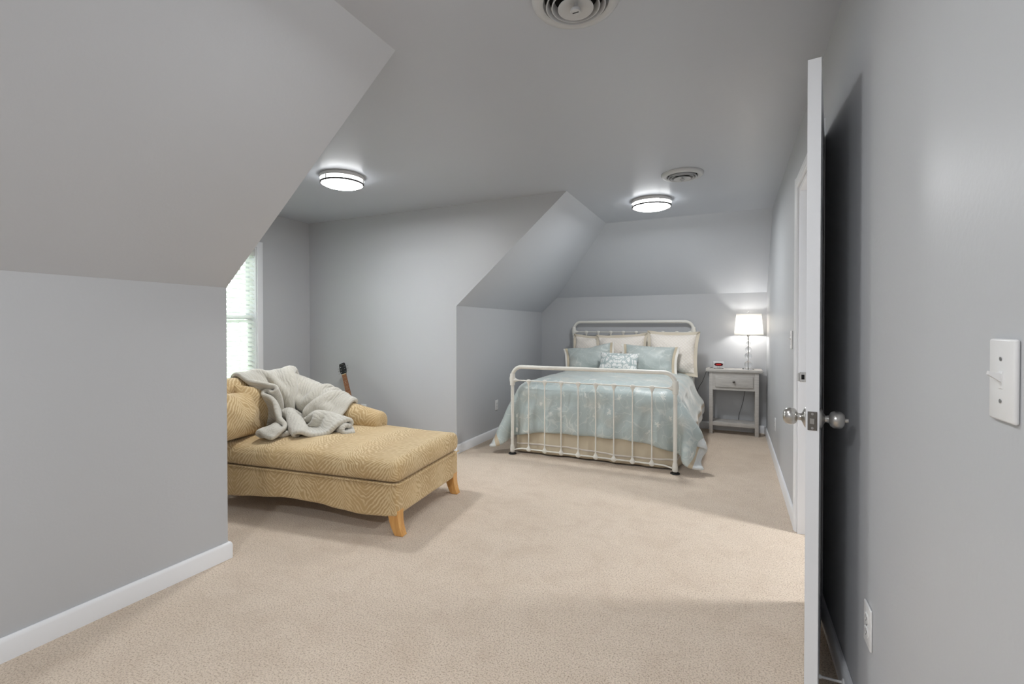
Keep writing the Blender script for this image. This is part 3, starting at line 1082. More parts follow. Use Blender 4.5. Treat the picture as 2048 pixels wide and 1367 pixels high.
# ================================================================== BED
BX, BHW = -1.180, .748          # bed centre and half width between posts
FY, HY = 4.150, 6.105           # footboard, headboard
bed = thing('iron_bed', 'cream painted iron bed frame with spindled footboard and headboard', 'bed', (BX, FY, 0))
def bed_end(y, zj, ztop, zbot, name):
    """one end of the bed in local coordinates"""
    r = .0185
    cr = .095
    pts = [(-BHW, y, zj)]
    for k in range(9):
        a = PI - k * PI / 16
        pts.append((-BHW + cr + cr * math.cos(a), y, ztop - r - cr + cr * math.sin(a)))
    pts += [(-p[0], p[1], p[2]) for p in reversed(pts)]
    top = MB().tube(pts, r, 16).build(name + '_top_rail', 'iron', bed, 60)
    for s in (-1, 1):
        MB().tube([(s * BHW, y, .022), (s * BHW, y, zj)], .0165, 14).build(name + '_post', 'iron', bed, 60)
        # cast joint where post, hoop and rail meet
        j = MB().lathe([(.018, -.060), (.024, -.056), (.0245, -.030), (.028, -.014), (.0285, .014), (.0245, .032), (.024, .050), (.0195, .056)], (s * BHW, y, zj), n=20)
        q = MB().lathe([(.0225, .012), (.020, .032), (.012, .046), (.0085, .062)], n=16)
        j.add([(s * BHW - s * b[2], y + b[0], zj + b[1] - .008) for b in q.v], q.f)
        j.build(name + '_joint', 'iron', bed, 50)
        f = MB().lathe([(.020, 0.018), (.0225, .022), (.023, .060), (.019, .085), (.0165, .092)], (s * BHW, y, 0), n=18)
        f.build(name + '_foot', 'iron', bed, 50)
    MB().tube([(-BHW, y, zj - .008), (BHW, y, zj - .008)], .0062, 10).build(name + '_middle_rail', 'iron', bed, 60)
    lo = MB().tube([(-BHW, y, .038), (-BHW + .05, y, .052), (-BHW + .10, y, zbot), (BHW - .10, y, zbot), (BHW - .05, y, .052), (BHW, y, .038)], .0070, 10)
    lo.build(name + '_bottom_rail', 'iron', bed, 60)
    for i in range(8):
        x = -.010 + (i - 3.5) * .1625
        sp_ = MB().tube([(x, y, zbot), (x, y, zj - .01)], .0058, 10).build('spindle', 'iron', bed, 60)
        # upper collar, a small fan; lower collar, a diamond boss
        z1 = zj - .008
        u = MB()
        for (aa, sx_) in ((1, 1),):
            prof = [(.0060, -.046), (.0085, -.036), (.013, -.022), (.020, -.009), (.024, .000), (.019, .008), (.012, .013), (.004, .0145)]
            t_ = MB().lathe(prof, n=16)
            u.add([(x + v[0] * 1.12, y + v[1] * .55, z1 + v[2]) for v in t_.v], t_.f)
        u.build('collar', 'iron', sp_, 50)
        t_ = MB().lathe([(.005, -.024), (.016, -.016), (.023, -.004), (.022, .006), (.014, .016), (.0085, .028), (.0060, .036)], n=16)
        MB().add([(x + v[0] * 1.1, y + v[1] * .6, zbot + v[2]) for v in t_.v], t_.f).build('collar', 'iron', sp_, 50)
bed_end(0, .722, .862, .062, 'footboard')
bed_end(HY - FY, 1.170, 1.312, .25, 'headboard')
for s in (-1, 1):
    MB().box((s * (BHW - .012) - .012, .075, .20), (s * (BHW - .012) + .012, HY - FY - .02, .24)).build('side_rail', 'iron', bed)
for i in range(5):
    MB().box((-BHW + .024, .30 + i * .34, .205), (BHW - .024, .36 + i * .34, .225)).build('cross_slat', 'iron', bed)
for x, nm in ((BX - BHW, 'left'), (BX + BHW, 'right')):
    o = MB().lathe([(.036, 0.0), (.040, .002), (.037, .009), (.028, .011), (.026, .008), (.0005, .007)], (0, 0, 0), n=24, cap=False).build('caster_cup', 'black', None, 50)
    o.location = (x, FY, .0005)
    tag(o, 'black caster cup under the %s foot of the footboard' % nm, 'caster cup', 'caster cups under the bed')

MX0, MX1, MY0, MY1 = BX - .735, BX + .735, 4.255, 6.055
o = soft_box((MX0, MY0, .24), (MX1, MY1, .43), .03).build('box_spring', 'ivory', None, 180)
tag(o, 'ivory box spring hidden under the mattress and skirt', 'box spring')
o = soft_box((MX0, MY0, .43), (MX1, MY1, .640), .06).build('mattress', 'ivory', None, 180)
tag(o, 'ivory mattress under the blue floral comforter', 'mattress')

# skirt
sk = thing('bed_skirt', 'beige gathered bed skirt with a pale ribbon near the hem', 'bed skirt', (BX, MY0, 0))
def skirt_path():
    hwx = (MX1 - MX0) / 2 + .008
    L = MY1 - MY0
    P = []
    for y in np.linspace(L, 0.02, 46):
        P.append((-hwx, y, -1, 0))
    for x in np.linspace(-hwx, hwx, 56):
        P.append((x, -.010, 0, -1))
    for y in np.linspace(.02, L, 46):
        P.append((hwx, y, 1, 0))
    return P
def skirt_pt(k, p, z):
    x, y, nx_, ny_ = p
    d = (1 - z / .40)
    rp = d * (.010 * math.sin(k * .55) + .008 * math.sin(k * .23 + 1) + .006 * math.sin(k * 1.3 + 2)) + .020 * d
    return (x + nx_ * rp, y + ny_ * rp, z)
SP = skirt_path()
zs = [.016, .05, .09, .13, .18, .24, .30, .36, .40]
MB().grid([[skirt_pt(k, p, z) for k, p in enumerate(SP)] for z in zs]).build('fabric', 'beige', sk, 180, fix=False)
sk.children[0].modifiers.new('t', 'SOLIDIFY').thickness = .003
def rib(k, p, z):
    q = skirt_pt(k, p, z)
    return (q[0] + p[2] * .003, q[1] + p[3] * .003, q[2])
dro = [.010 * math.sin(k * .12 + .6) for k in range(len(SP))]
MB().grid([[rib(k, p, z + dro[k]) for k, p in enumerate(SP)] for z in (.082, .090, .098)]).build('ribbon_band', 'ribbon', sk, 180, fix=False)
sk.children[1].modifiers.new('t', 'SOLIDIFY').thickness = .002

# comforter, draped by the solver
def make_comforter():
    W2, foot, head = 1.17, 4.255 - .415, 5.93
    s = .0405
    nx = int(2 * W2 / s) + 1
    ny = int((head - foot) / s) + 1
    U, Vv = np.meshgrid(np.linspace(-W2, W2, nx), np.linspace(foot, head, ny))
    dx, dy = 2 * W2 / (nx - 1), (head - foot) / (ny - 1)
    hx = .735
    ox = np.maximum(0, np.abs(U) - hx)
    oy = np.maximum(0, 4.265 - Vv)
    P = np.zeros((ny, nx, 3))
    sg = np.sign(U)
    P[..., 0] = BX + sg * (np.minimum(np.abs(U), hx) + .42 * ox)
    P[..., 1] = np.maximum(Vv, 4.232) - .25 * np.minimum(ox, oy)
    P[..., 2] = .685 - .90 * np.hypot(ox, oy)
    P += rng.normal(0, .003, P.shape)
    def col(Q, P0):
        Q = push_box(Q, P0, (MX0, MY0, .02), (MX1, MY1, .640), .055, .024, .55)
        Q = push_box(Q, P0, (MX0 - .13, MY0 + .06, .02), (MX1 + .13, MY1 + .2, .44), .12, .0, .3)      # loft of the padded sides
        # footboard plane between the posts, posts themselves
        X, Y, Z = Q[..., 0], Q[..., 1], Q[..., 2]
        inn = np.abs(X - BX) < BHW + .045
        Y = np.where(inn & (Y < FY + .042), FY + .042, Y)
        Z = np.maximum(Z, .07)
        X = np.maximum(X, XL + .06)
        return np.stack([X, Y, Z], -1)
    fixed = (np.abs(U) < .60) & (Vv > 4.40)
    P = relax(P, dx, dy, col, steps=210, iters=14, bend=.6, damp=.95, fixed=fixed)
    # quilting loft: soft pillowed relief over the sheet
    loft = .006 * np.sin(U * 21) * np.sin(Vv * 21) + .006 * np.sin(U * 7 + 1.3) * np.sin(Vv * 9)
    P[..., 2] += loft * (P[..., 2] > .62)
    top = P[..., 2] > .64
    P[..., 2] += np.where(top, .022 * np.clip(1 - (np.abs(U) / .75) ** 2, 0, 1) * np.clip((Vv - 4.25) / .25, 0, 1), 0)
    drop = np.clip((4.24 - Vv) / .06, 0, 1)
    P[..., 1] -= .009 * drop * np.sin(Vv * 34 + 1.8 * np.sin(U * 6.3) + .8) * np.sin(U * 8.5 + .5)
    sd_ = np.clip((np.abs(U) - .80) / .08, 0, 1)
    P[..., 0] += np.sign(U) * .008 * sd_ * np.sin(Vv * 11 + 2 * np.sin(U * 9)) 
    o = cloth_object('comforter', P, 'comforter', None, .034, U, Vv, 1)
    tag(o, 'blue floral satin comforter with beige and white hem bands', 'comforter')
make_comforter()

# pillows
ZB = .705
pillow('sleeping_pillow', 'plain white pillow peeking out behind the leftmost cream sham', .66, .40, .10, 'ivory', (BX - .42, 5.99, ZB), .20, group='white sleeping pillows', seed=1)
pillow('sleeping_pillow', 'plain white pillow peeking out behind the rightmost cream sham', .66, .40, .10, 'ivory', (BX + .44, 5.99, ZB), .20, group='white sleeping pillows', seed=2)
pillow('cream_sham', 'cream quilted sham with beige flange, leftmost at the headboard', .56, .40, .16, 'quilt', (-1.60, 5.87, ZB), .24, .05, 0, .030, 'flange', group='cream quilted shams', seed=3)
pillow('cream_sham', 'cream quilted sham with beige flange, middle of the three', .58, .42, .17, 'quilt', (-1.235, 5.80, ZB), .26, -.05, 0, .030, 'flange', group='cream quilted shams', seed=4)
pillow('cream_sham', 'cream quilted sham with beige flange, tallest, nearest the nightstand', .53, .46, .20, 'quilt', (-.655, 5.77, ZB - .01), .22, .02, -.05, .034, 'flange', group='cream quilted shams', seed=5)
pillow('blue_sham', 'blue floral sham tipped to the left at the bed head', .54, .33, .14, 'sham_blue', (-1.545, 5.54, ZB - .005), .42, -.16, .05, .026, 'beige', .020, 'ivory', group='blue floral shams', seed=6, dent=.02, ends=True)
pillow('blue_sham', 'blue floral sham standing level on the right', .56, .34, .14, 'sham_blue', (-.885, 5.53, ZB - .008), .40, .05, 0, .026, 'beige', .026, 'ivory', group='blue floral shams', seed=7, ends=True)
pillow('accent_pillow', 'small white and blue damask pillow in front of the shams', .45, .25, .12, 'damask', (-1.185, 5.36, ZB - .002), .42, .03, 0, seed=8)

# ================================================================== NIGHTSTAND
def wood_paint():
    m = mat('greige_painted_wood', srgb(196, 192, 187), 0.5)
    k = Nodes(m)
    co = k.coords('Object', (3, 3, 40))
    g = k.noise(co, 3, 4, .6, .4)
    c = k.ramp(g.outputs[0], [(.35, srgb(184, 180, 175)), (.6, srgb(202, 198, 193)), (.8, srgb(210, 206, 200))])
    k.l(c, k.b.inputs['Base Color'])
    k.l(k.bump(g.outputs[0], .05, .003), k.b.inputs['Normal'])
    return m
M['greige'] = wood_paint()
NX, NY0, NY1 = .010, 5.915, 6.150
ns_ = thing('nightstand', 'grey painted wooden nightstand with one drawer and a shelf', 'nightstand', (NX, (NY0 + NY1) / 2, 0))
ny0, ny1 = NY0 - (NY0 + NY1) / 2, NY1 - (NY0 + NY1) / 2
MB().rbox((-.292, ny0 - .022, .715), (.292, ny1 + .005, .745), .003).build('table_top', 'greige', ns_, 40)
for x0 in (-.255, .217):
    for y0 in (ny0, ny1 - .038):
        MB().rbox((x0, y0, 0), (x0 + .038, y0 + .038, .714), .002).build('leg', 'greige', ns_, 40)
MB().box((-.217, ny0 + .002, .508), (.217, ny0 + .020, .714)).build('front_apron', 'greige', ns_)
MB().box((-.217, ny1 - .020, .508), (.217, ny1 - .002, .714)).build('back_apron', 'greige', ns_)
for x0 in (-.252, .234):
    MB().box((x0, ny0 + .038, .508), (x0 + .018, ny1 - .038, .714)).build('side_apron', 'greige', ns_)
dr = MB().rbox((-.190, ny0 - .014, .543), (.196, ny0 + .006, .668), .003).build('drawer', 'greige', ns_, 40)
kn = MB().lathe([(.006, 0), (.005, .010), (.011, .016), (.0135, .022), (.011, .028), (.003, .030)], n=18)
kn.v = [(.003 + x, ny0 - .014 - z, .607 + y) for x, y, z in kn.v]
tag(kn.build('knob', 'nickel_dark', dr, 60), 'small round pewter drawer knob')
MB().rbox((-.232, ny0 + .004, .095), (.232, ny1 - .004, .140), .003).build('shelf', 'greige', ns_, 40)

# ================================================================== TABLE LAMP
M['glass'] = mat('clear_crystal', (.86, .87, .88, 1), 0.0)
M['glass'].node_tree.nodes['Principled BSDF'].inputs['Transmission Weight'].default_value = 1.0
M['glass'].node_tree.nodes['Principled BSDF'].inputs['IOR'].default_value = 1.46
def shade_mat():
    m = mat('white_lamp_shade', srgb(246, 244, 240), 0.7)
    k = Nodes(m)
    tl = k.n('ShaderNodeBsdfTranslucent')
    tl.inputs[0].default_value = (.95, .93, .90, 1)
    ms = k.n('ShaderNodeMixShader')
    ms.inputs[0].default_value = .55
    k.l(k.b.outputs[0], ms.inputs[1]); k.l(tl.outputs[0], ms.inputs[2]); k.l(ms.outputs[0], k.out.inputs[0])
    return m
M['shade'] = shade_mat()
M['bulb'] = emitter('lit_bulb', (1.0, .97, .93, 1), LAMP_TABLE * 25)
lamp = thing('table_lamp', 'lit table lamp of stacked crystal balls with white drum shade', 'lamp', (.160, 5.995, .7453))
MB().lathe([(.058, 0), (.060, .003), (.060, .012), (.056, .016), (.016, .018)], n=36).build('base', 'glass', lamp, 30)
z = .0185
for r, zc in ((.0400, .058), (.0365, .155), (.0305, .229), (.0245, .294), (.0190, .345)):
    MB().ball((0, 0, zc), r, 32, 20).build('crystal_ball', 'glass', lamp, 180)
    MB().lathe([(.005, -.003), (.007, 0), (.005, .003)], (0, 0, zc + r + .002), n=16).build('collar', 'nickel', lamp, 60)
z = .372
MB().tube([(0, 0, .002), (0, 0, z + .06)], .0035, 10).build('rod', 'nickel', lamp, 60)
zb = .395
MB().lathe([(.012, z), (.014, z + .008), (.014, z + .045), (.010, z + .05)], n=18).build('socket', 'nickel', lamp, 40)
zs0, zs1 = .395, .628
def shade_ring(hw, zz):
    out, rr = [], .012
    for cx_, cy_, a0 in ((1, 1, 0), (-1, 1, 90), (-1, -1, 180), (1, -1, 270)):
        for k_ in range(5):
            a = math.radians(a0 + k_ * 22.5)
            out.append((cx_ * (hw - rr) + rr * math.cos(a), cy_ * (hw - rr) + rr * math.sin(a), zz))
    return out
sh = MB().grid([shade_ring(.146 + (.125 - .146) * k_ / 6, zs0 + (zs1 - zs0) * k_ / 6) for k_ in range(7)], wrap_u=True)
so = sh.build('lamp_shade', 'shade', lamp, 60, fix=False)
so.modifiers.new('t', 'SOLIDIFY').thickness = .0015
hp = MB()
for a in (0, PI):
    hp.tube([(.016 * math.cos(a), 0, z + .04), (.050 * math.cos(a), 0, z + .09), (.055 * math.cos(a), 0, z + .14), (.03 * math.cos(a), 0, zs1 + .0), (0, 0, zs1 + .008)], .0015, 6)
hp.build('harp', 'nickel', lamp, 60)
sp2 = MB()
for k_ in range(3):
    a = k_ * 2 * PI / 3
    sp2.tube([(0, 0, zs1 - .004), (.122 * math.cos(a), .122 * math.sin(a), zs1 - .004)], .0015, 6)
sp2.build('spider', 'nickel', lamp, 60)
MB().ball((0, 0, z + .105), .030, 20, 12, (1, 1, 1.25)).build('bulb', 'bulb', lamp, 180)
MB().lathe([(.004, zs1), (.006, zs1 + .006), (.003, zs1 + .010), (.010, zs1 + .020), (.011, zs1 + .026), (.006, zs1 + .034), (.001, zs1 + .035)], n=16).build('finial', 'glass', lamp, 180)
MB().tube([(.03, .045, .004), (.01, .13, .006), (0, .163, -.02), (-.02, .166, -.22), (-.05, .168, -.40), (-.09, .168, -.55), (-.10, .168, -.62)], .0022, 7).build('cord', 'plastic_dark', lamp, 60)

# ================================================================== ALARM CLOCK
M['silver'] = mat('silver_plastic', srgb(206, 207, 209), .35, .2)
M['redlens'] = mat('dark_red_lens', srgb(74, 10, 14), .15)
M['redled'] = emitter('red_led', (1, .0, .0, 1), .22)
M['redled'].node_tree.nodes['Principled BSDF'].inputs['Base Color'].default_value = srgb(90, 8, 10)
ck = thing('alarm_clock', 'small silver digital alarm clock with red display on the nightstand', 'clock', (-.150, 6.00, .7453), .10)
MB().rbox((-.060, -.028, .004), (.060, .028, .080), .009, 3).build('case', 'silver', ck, 40)
for s in (-1, 1):
    MB().box((s * .042 - .006, -.022, 0), (s * .042 + .006, .022, .0045)).build('foot', 'black', ck)
ov = [(.046 * math.copysign(abs(math.cos(a)) ** .55, math.cos(a)), -.0282, .048 + .0165 * math.copysign(abs(math.sin(a)) ** .8, math.sin(a))) for a in [2 * PI * i / 36 for i in range(36)]]
lens = MB().prism(ov, (0, -.0018, 0)).build('display', 'redlens', ck)
MB().rbox((-.026, -.0306, .040), (.024, -.0299, .056), .0003).build('lit_strip', 'redled', lens)
for x in (-.010, .010):
    MB().rbox((x - .006, -.0295, .016), (x + .006, -.027, .020), .001).build('button', 'nickel_dark', ck)
MB().tube([(-.045, .026, .012), (-.075, .035, .006), (-.118, .020, -.012), (-.148, .005, -.09), (-.172, -.005, -.16), (-.205, .01, -.215), (-.235, .05, -.30), (-.24, .10, -.42)], .0024, 7).build('power_cord', 'black', ck, 60)

# ================================================================== CHAISE LONGUE
def zebra(name='gold_zebra_chenille'):
    """tone on tone chevron stripes; UV in metres, columns run along v"""
    m = mat(name, srgb(200, 170, 120), 0.75, spec=0.2, sheen=0.4)
    k = Nodes(m)
    k.b.inputs['Sheen Tint'].default_value = (1, .92, .75, 1)
    uv = k.coords('UV')
    n1 = k.noise(uv, 7, 2.0)
    n2 = k.noise(uv, 22, 2.0)
    n3 = k.noise(uv, 30, 2.0)
    sx = k.n('ShaderNodeSeparateXYZ')
    k.l(uv, sx.inputs[0])
    per = .34
    u = k.math('ADD', sx.outputs[0], k.math('MULTIPLY', k.math('SUBTRACT', n1.outputs[0], .5), .05))
    tri = k.math('PINGPONG', u, per / 2)
    # the stripes fan out from the spine: steep by the spine, flatter further out
    arm = k.math('POWER', k.math('DIVIDE', tri, per / 2), .8)
    ph = k.math('ADD', sx.outputs[1], k.math('MULTIPLY', arm, .20))
    ph = k.math('ADD', ph, k.math('MULTIPLY', k.math('SUBTRACT', n1.outputs[0], .5), .11))
    ph = k.math('ADD', ph, k.math('MULTIPLY', k.math('SUBTRACT', n2.outputs[0], .5), .030))
    s = k.math('SINE', k.math('MULTIPLY', ph, 2 * PI / .029))
    wid = k.math('SUBTRACT', k.math('MULTIPLY', n3.outputs[0], 3.2), 1.6)
    thin = k.math('SUBTRACT', .45, k.math('MULTIPLY', arm, 1.15))
    f = k.math('ADD', k.math('MULTIPLY', k.math('ADD', k.math('ADD', s, wid), thin), .75), .5, clamp=True)
    c = k.mix(f, srgb(184, 155, 111), srgb(214, 191, 150))
    fade = k.noise(uv, 3.5, 2.0)
    c = k.mix(k.math('MULTIPLY', k.math('SUBTRACT', fade.outputs[0], .45, clamp=True), 1.6, clamp=True), c, srgb(206, 176, 128))
    k.l(c, k.b.inputs['Base Color'])
    wv = k.noise(uv, 420, 1.0)
    b1 = k.bump(f, .25, .004)
    k.l(k.bump(wv.outputs[0], .25, .002, b1), k.b.inputs['Normal'])
    return m
M['zebra'] = zebra()
def maple():
    m = mat('honey_maple', srgb(214, 160, 92), .35, coat=.2)
    k = Nodes(m)
    g = k.noise(k.coords('Object', (14, 14, 2)), 4, 4, .6, .6)
    k.l(k.ramp(g.outputs[0], [(.3, srgb(198, 140, 74)), (.7, srgb(224, 172, 104))]), k.b.inputs['Base Color'])
    return m
M['maple'] = maple()

CW = .83
CH = thing('chaise_longue', 'gold zebra patterned chaise longue on maple legs under the window', 'chaise', (-1.765, 2.205, 0), math.radians(6.4))
CHM = Matrix.Translation(CH.location) @ Matrix.Rotation(math.radians(6.4), 4, 'Z')
CX0 = -1.66
def wave(x):
    ks = [(-1.66, .12), (-1.28, .098), (-1.04, .118), (-.80, .136), (-.577, .130), (-.416, .112), (-.25, .100), (-.12, .106), (0, .118)]
    for (a, za), (b, zb_) in zip(ks[:-1], ks[1:]):
        if a <= x <= b:
            return za + (zb_ - za) * smoothstep(a, b, x)
    return .118
def zuv(co, n):
    if abs(n.x) > .75:
        return (co.y + .12, co.z)
    if abs(n.z) > .6:
        return (co.x + .05, co.y + .45)
    return (co.x + .05, co.z if n.y < 0 else -co.z)
xs_ = [CX0 + (0 - CX0) * i / 40 for i in range(41)]
poly = [(x, 0, wave(x)) for x in xs_] + [(0, 0, .305), (CX0, 0, .305)]
o = MB().prism(poly, (0, CW, 0)).build('base', 'zebra', CH, uv=zuv)
bv = o.modifiers.new('round', 'BEVEL'); bv.width = .018; bv.segments = 3; bv.limit_method = 'ANGLE'; bv.angle_limit = math.radians(50)
MB().box((CX0 + .04, .04, .135), (-.04, CW - .04, .14)).build('dust_cover', 'dark', CH)

def cush_sag(w, p):
    # cushion droops a little over its front edge and swells
    w.z += .006 * math.sin(p[0] * 5 + 1) * (1 if w.z > 0 else 0)
    if p[1] < 0 and w.z > 0:
        w.z -= .022 * abs(p[1]) ** 3
    return w
cm = soft_box((-1.52, -.010, .308), (.014, CW + .004, .448), .050, (30, 18, 7), .030, cush_sag)
cu = cm.build('seat_cushion', 'zebra', CH, 180, uv=lambda co, n: ((co.y + .12, co.z) if n.x > .8 else (co.x + .05, (co.z - .45) + (co.y if n.z > .25 else 0) * 1.0 + .45)))
# welt seam under the cushion
wp = [(-1.50, -.012, .309), (-.02, -.012, .309), (.006, -.006, .309), (.016, .02, .309), (.016, CW - .02, .309)]
MB().tube(wp, .005, 8).build('welt', 'zebra', CH, 60, uv=zuv)

# back and arm: one swooping roll that falls from the head end to the arm tip
AP = [(-1.545, -.02, .735, .110), (-1.548, .20, .740, .110), (-1.545, .40, .742, .110), (-1.520, .56, .735, .108), (-1.455, .675, .715, .105), (-1.34, .725, .675, .102),
      (-1.18, .735, .620, .100), (-1.00, .736, .570, .098), (-.85, .736, .528, .096), (-.73, .736, .508, .093), (-.635, .736, .494, .088)]
def catmull(P, sub):
    P = [np.array(p, float) for p in P]
    out = []
    for i in range(len(P) - 1):
        p0, p1, p2, p3 = P[max(0, i - 1)], P[i], P[i + 1], P[min(len(P) - 1, i + 2)]
        for k_ in range(sub):
            t = k_ / sub
            out.append(.5 * ((2 * p1) + (-p0 + p2) * t + (2 * p0 - 5 * p1 + 4 * p2 - p3) * t * t + (-p0 + 3 * p1 - 3 * p2 + p3) * t ** 3))
    out.append(P[-1])
    return out
AP = catmull(AP, 3)
def back_arm():
    rows, uvr = [], []
    cum = 0
    for i, p in enumerate(AP):
        a = AP[max(0, i - 1)]
        b = AP[min(len(AP) - 1, i + 1)]
        d = Vector((b[0] - a[0], b[1] - a[1], 0)).normalized()
        inn = Vector((d.y, -d.x, 0))                 # towards the seat
        if i:
            cum += (Vector(AP[i][:3]) - Vector(AP[i - 1][:3])).length
        r = p[3]
        prof = [(.055, .300), (.055, p[2] - r * .95)]
        for k_ in range(17):
            an = math.radians(-52 + k_ * 284 / 16)
            prof.append((r * math.cos(an), p[2] + r * math.sin(an)))
        prof += [(-.060, p[2] - r * .98), (-.062, .38), (-.062, .145)]
        row, uu, L = [], [], 0
        for q, (o_, z_) in enumerate(prof):
            if q:
                L += math.hypot(prof[q][0] - prof[q - 1][0], prof[q][1] - prof[q - 1][1])
            row.append((p[0] + inn.x * o_, p[1] + inn.y * o_, z_))
            uu.append((cum, L + .3))
        rows.append(row)
        uvr.append(uu)
    # rounded tip
    last = AP[-1]
    d = Vector((1, 0, 0))
    base = rows[-1]
    cx, cz = base[0][1], last[2] - .05
    for f, s in ((.022, .97), (.038, .88), (.048, .70), (.052, .40), (.053, .02)):
        row = []
        for (x, y, z_) in base:
            zc = max(.30, min(z_, last[2]))
            row.append((x + f, last[1] + (y - last[1]) * s, zc + (z_ - zc) * s))
        rows.append(row)
        uvr.append([(u + f, v) for u, v in uvr[-1]])
    n = len(rows[0])
    mb = MB()
    mb.grid(rows)
    fl = [t for r_ in uvr for t in r_]
    o = mb.build('back_and_arm', 'zebra', CH, 180, fix=True)
    me = o.data
    lay = me.uv_layers.new(name='UVMap')
    for lp_ in me.loops:
        lay.data[lp_.index].uv = fl[lp_.vertex_index]
    return o
back_arm()
# head end closing panel and inner back cushion
ic = soft_box((-1.50, .02, .44), (-1.39, .66, .70), .05, (6, 14, 8), 0).build('back_cushion', 'zebra', CH, 180, uv=lambda co, n: (co.y, co.z))
# saber legs: square block curving out towards the foot end
def saber(x0, y0, dirx):
    mb = MB()
    rows = []
    for k_ in range(9):
        t = k_ / 8
        z_ = .150 * (1 - t)
        out = .036 * t ** 2.2 * dirx
        hx = .036 - .009 * t
        hy = .033 - .008 * t
        rows.append([(x0 + out - hx, y0 - hy, z_), (x0 + out + hx, y0 - hy, z_), (x0 + out + hx, y0 + hy, z_), (x0 + out - hx, y0 + hy, z_)])
    mb.grid(rows, wrap_u=True)
    mb.f.append((0, 1, 2, 3)); mb.f.append((35, 34, 33, 32))
    o = mb.build('leg', 'maple', CH, 40)
    b_ = o.modifiers.new('round', 'BEVEL'); b_.width = .003; b_.segments = 2; b_.limit_method = 'ANGLE'
    return o
for y0 in (.040, CW - .045):
    saber(-.035, y0, 1)
    saber(CX0 + .06, y0, -1)

# throw pillows on the chaise
def chaise_pt(x, y, z):
    return CHM @ Vector((x, y, z))
p1 = pillow('throw_pillow', 'plump gold zebra throw pillow at the head of the chaise', .50, .34, .20, 'zebra', chaise_pt(-1.30, .08, .452)[:], .34, .03, math.radians(96 + 6), seed=21)
p2 = pillow('throw_pillow', 'gold zebra throw pillow tucked behind the plump one', .42, .34, .16, 'zebra', chaise_pt(-1.37, .30, .455)[:], .10, .16, math.radians(90 + 6), seed=22)
for q in (p1, p2):
    q['group'] = 'throw pillows on the chaise'

# ------------------------------------------------------------------ plush blanket
def plush():
    m = mat('grey_green_plush', srgb(204, 200, 188), 0.9, spec=0.15, sheen=0.6)
    k = Nodes(m)
    k.b.inputs['Sheen Roughness'].default_value = .5
    uv = k.coords('UV')
    n1 = k.noise(uv, 14, 3, .6)
    sx = k.n('ShaderNodeSeparateXYZ')
    k.l(uv, sx.inputs[0])
    ph = k.math('ADD', sx.outputs[1], k.math('MULTIPLY', n1.outputs[0], .05))
    rib_ = k.math('ABSOLUTE', k.math('SINE', k.math('MULTIPLY', ph, PI / .022)))
    fur = k.noise(uv, 160, 3, .7)
    c = k.mix(n1.outputs[0], srgb(194, 189, 176), srgb(214, 209, 197))
    k.l(c, k.b.inputs['Base Color'])
    b1 = k.bump(rib_, .45, .008)
    k.l(k.bump(fur.outputs[0], .6, .008, b1), k.b.inputs['Normal'])
    return m
M['plush'] = plush()
def make_blanket():
    Ls, Lt = 1.36, 1.26                       # blanket size
    s = .027
    ns1, nt1 = int(Ls / s) + 1, int(Lt / s) + 1
    Sg, Tg = np.meshgrid(np.linspace(0, 1, ns1), np.linspace(0, 1, nt1))
    ds, dt_ = Ls / (ns1 - 1), Lt / (nt1 - 1)
    # plan placement in chaise coordinates: fall direction and cross direction
    A, B = np.array([-1.66, .47]), np.array([-1.20, .92])
    D, E_ = np.array([-1.24, .22]), np.array([-.77, .46])
    P = np.zeros((nt1, ns1, 3))
    for q in range(2):
        P[..., q] = (1 - Sg) * ((1 - Tg) * A[q] + Tg * B[q]) + Sg * ((1 - Tg) * D[q] + Tg * E_[q])
    prof = np.interp(Sg, [0, .15, .35, .6, 1], [.88, .90, .82, .66, .52])
    fold = .090 * np.sin(Tg * 2 * PI * 3.0 + 1.2 * np.sin(Sg * 4) + .4) * (.35 + .65 * np.clip((Sg - .1) * 2, 0, 1))
    fold += .02 * np.sin(Sg * 2 * PI * 3 + 2 * Tg) * Sg
    P[..., 2] = prof + .10 + fold
    P += rng.normal(0, .004, P.shape)
    ap = [a[:3] for a in AP[::2]]
    ar = [a[3] for a in AP[::2]]
    def col(Q, P0):
        Q = push_caps(Q, P0, ap, ar, .022, .75)
        Q = push_box(Q, P0, (-1.58, -.05, .02), (.02, CW + .02, .462), .04, .020, .75)
        # body of the back and arm below the roll
        Q = push_box(Q, P0, (-1.61, -.05, .02), (-1.38, .70, .70), .04, .02, .75)
        Q = push_box(Q, P0, (-1.50, .68, .02), (-.58, .80, .50), .03, .02, .75)
        # throw pillows
        Q = push_caps(Q, P0, [(-1.31, -.10, .62), (-1.30, .20, .60)], [.16, .15], .015, .6)
        Q[..., 2] = np.maximum(Q[..., 2], .03)
        return Q
    P = relax(P, ds, dt_, col, steps=130, iters=7, bend=.40, damp=.90, selfd=.046, g=-5.0)
    W = np.empty_like(P)
    ca, sa = math.cos(math.radians(6.4)), math.sin(math.radians(6.4))
    W[..., 0] = CH.location.x + P[..., 0] * ca - P[..., 1] * sa
    W[..., 1] = CH.location.y + P[..., 0] * sa + P[..., 1] * ca
    W[..., 2] = P[..., 2]
    o = cloth_object('plush_blanket', W, 'plush', None, .036, Sg * Ls, Tg * Lt, 1)
    tag(o, 'rumpled grey green plush blanket thrown over the chaise back', 'blanket')
make_blanket()

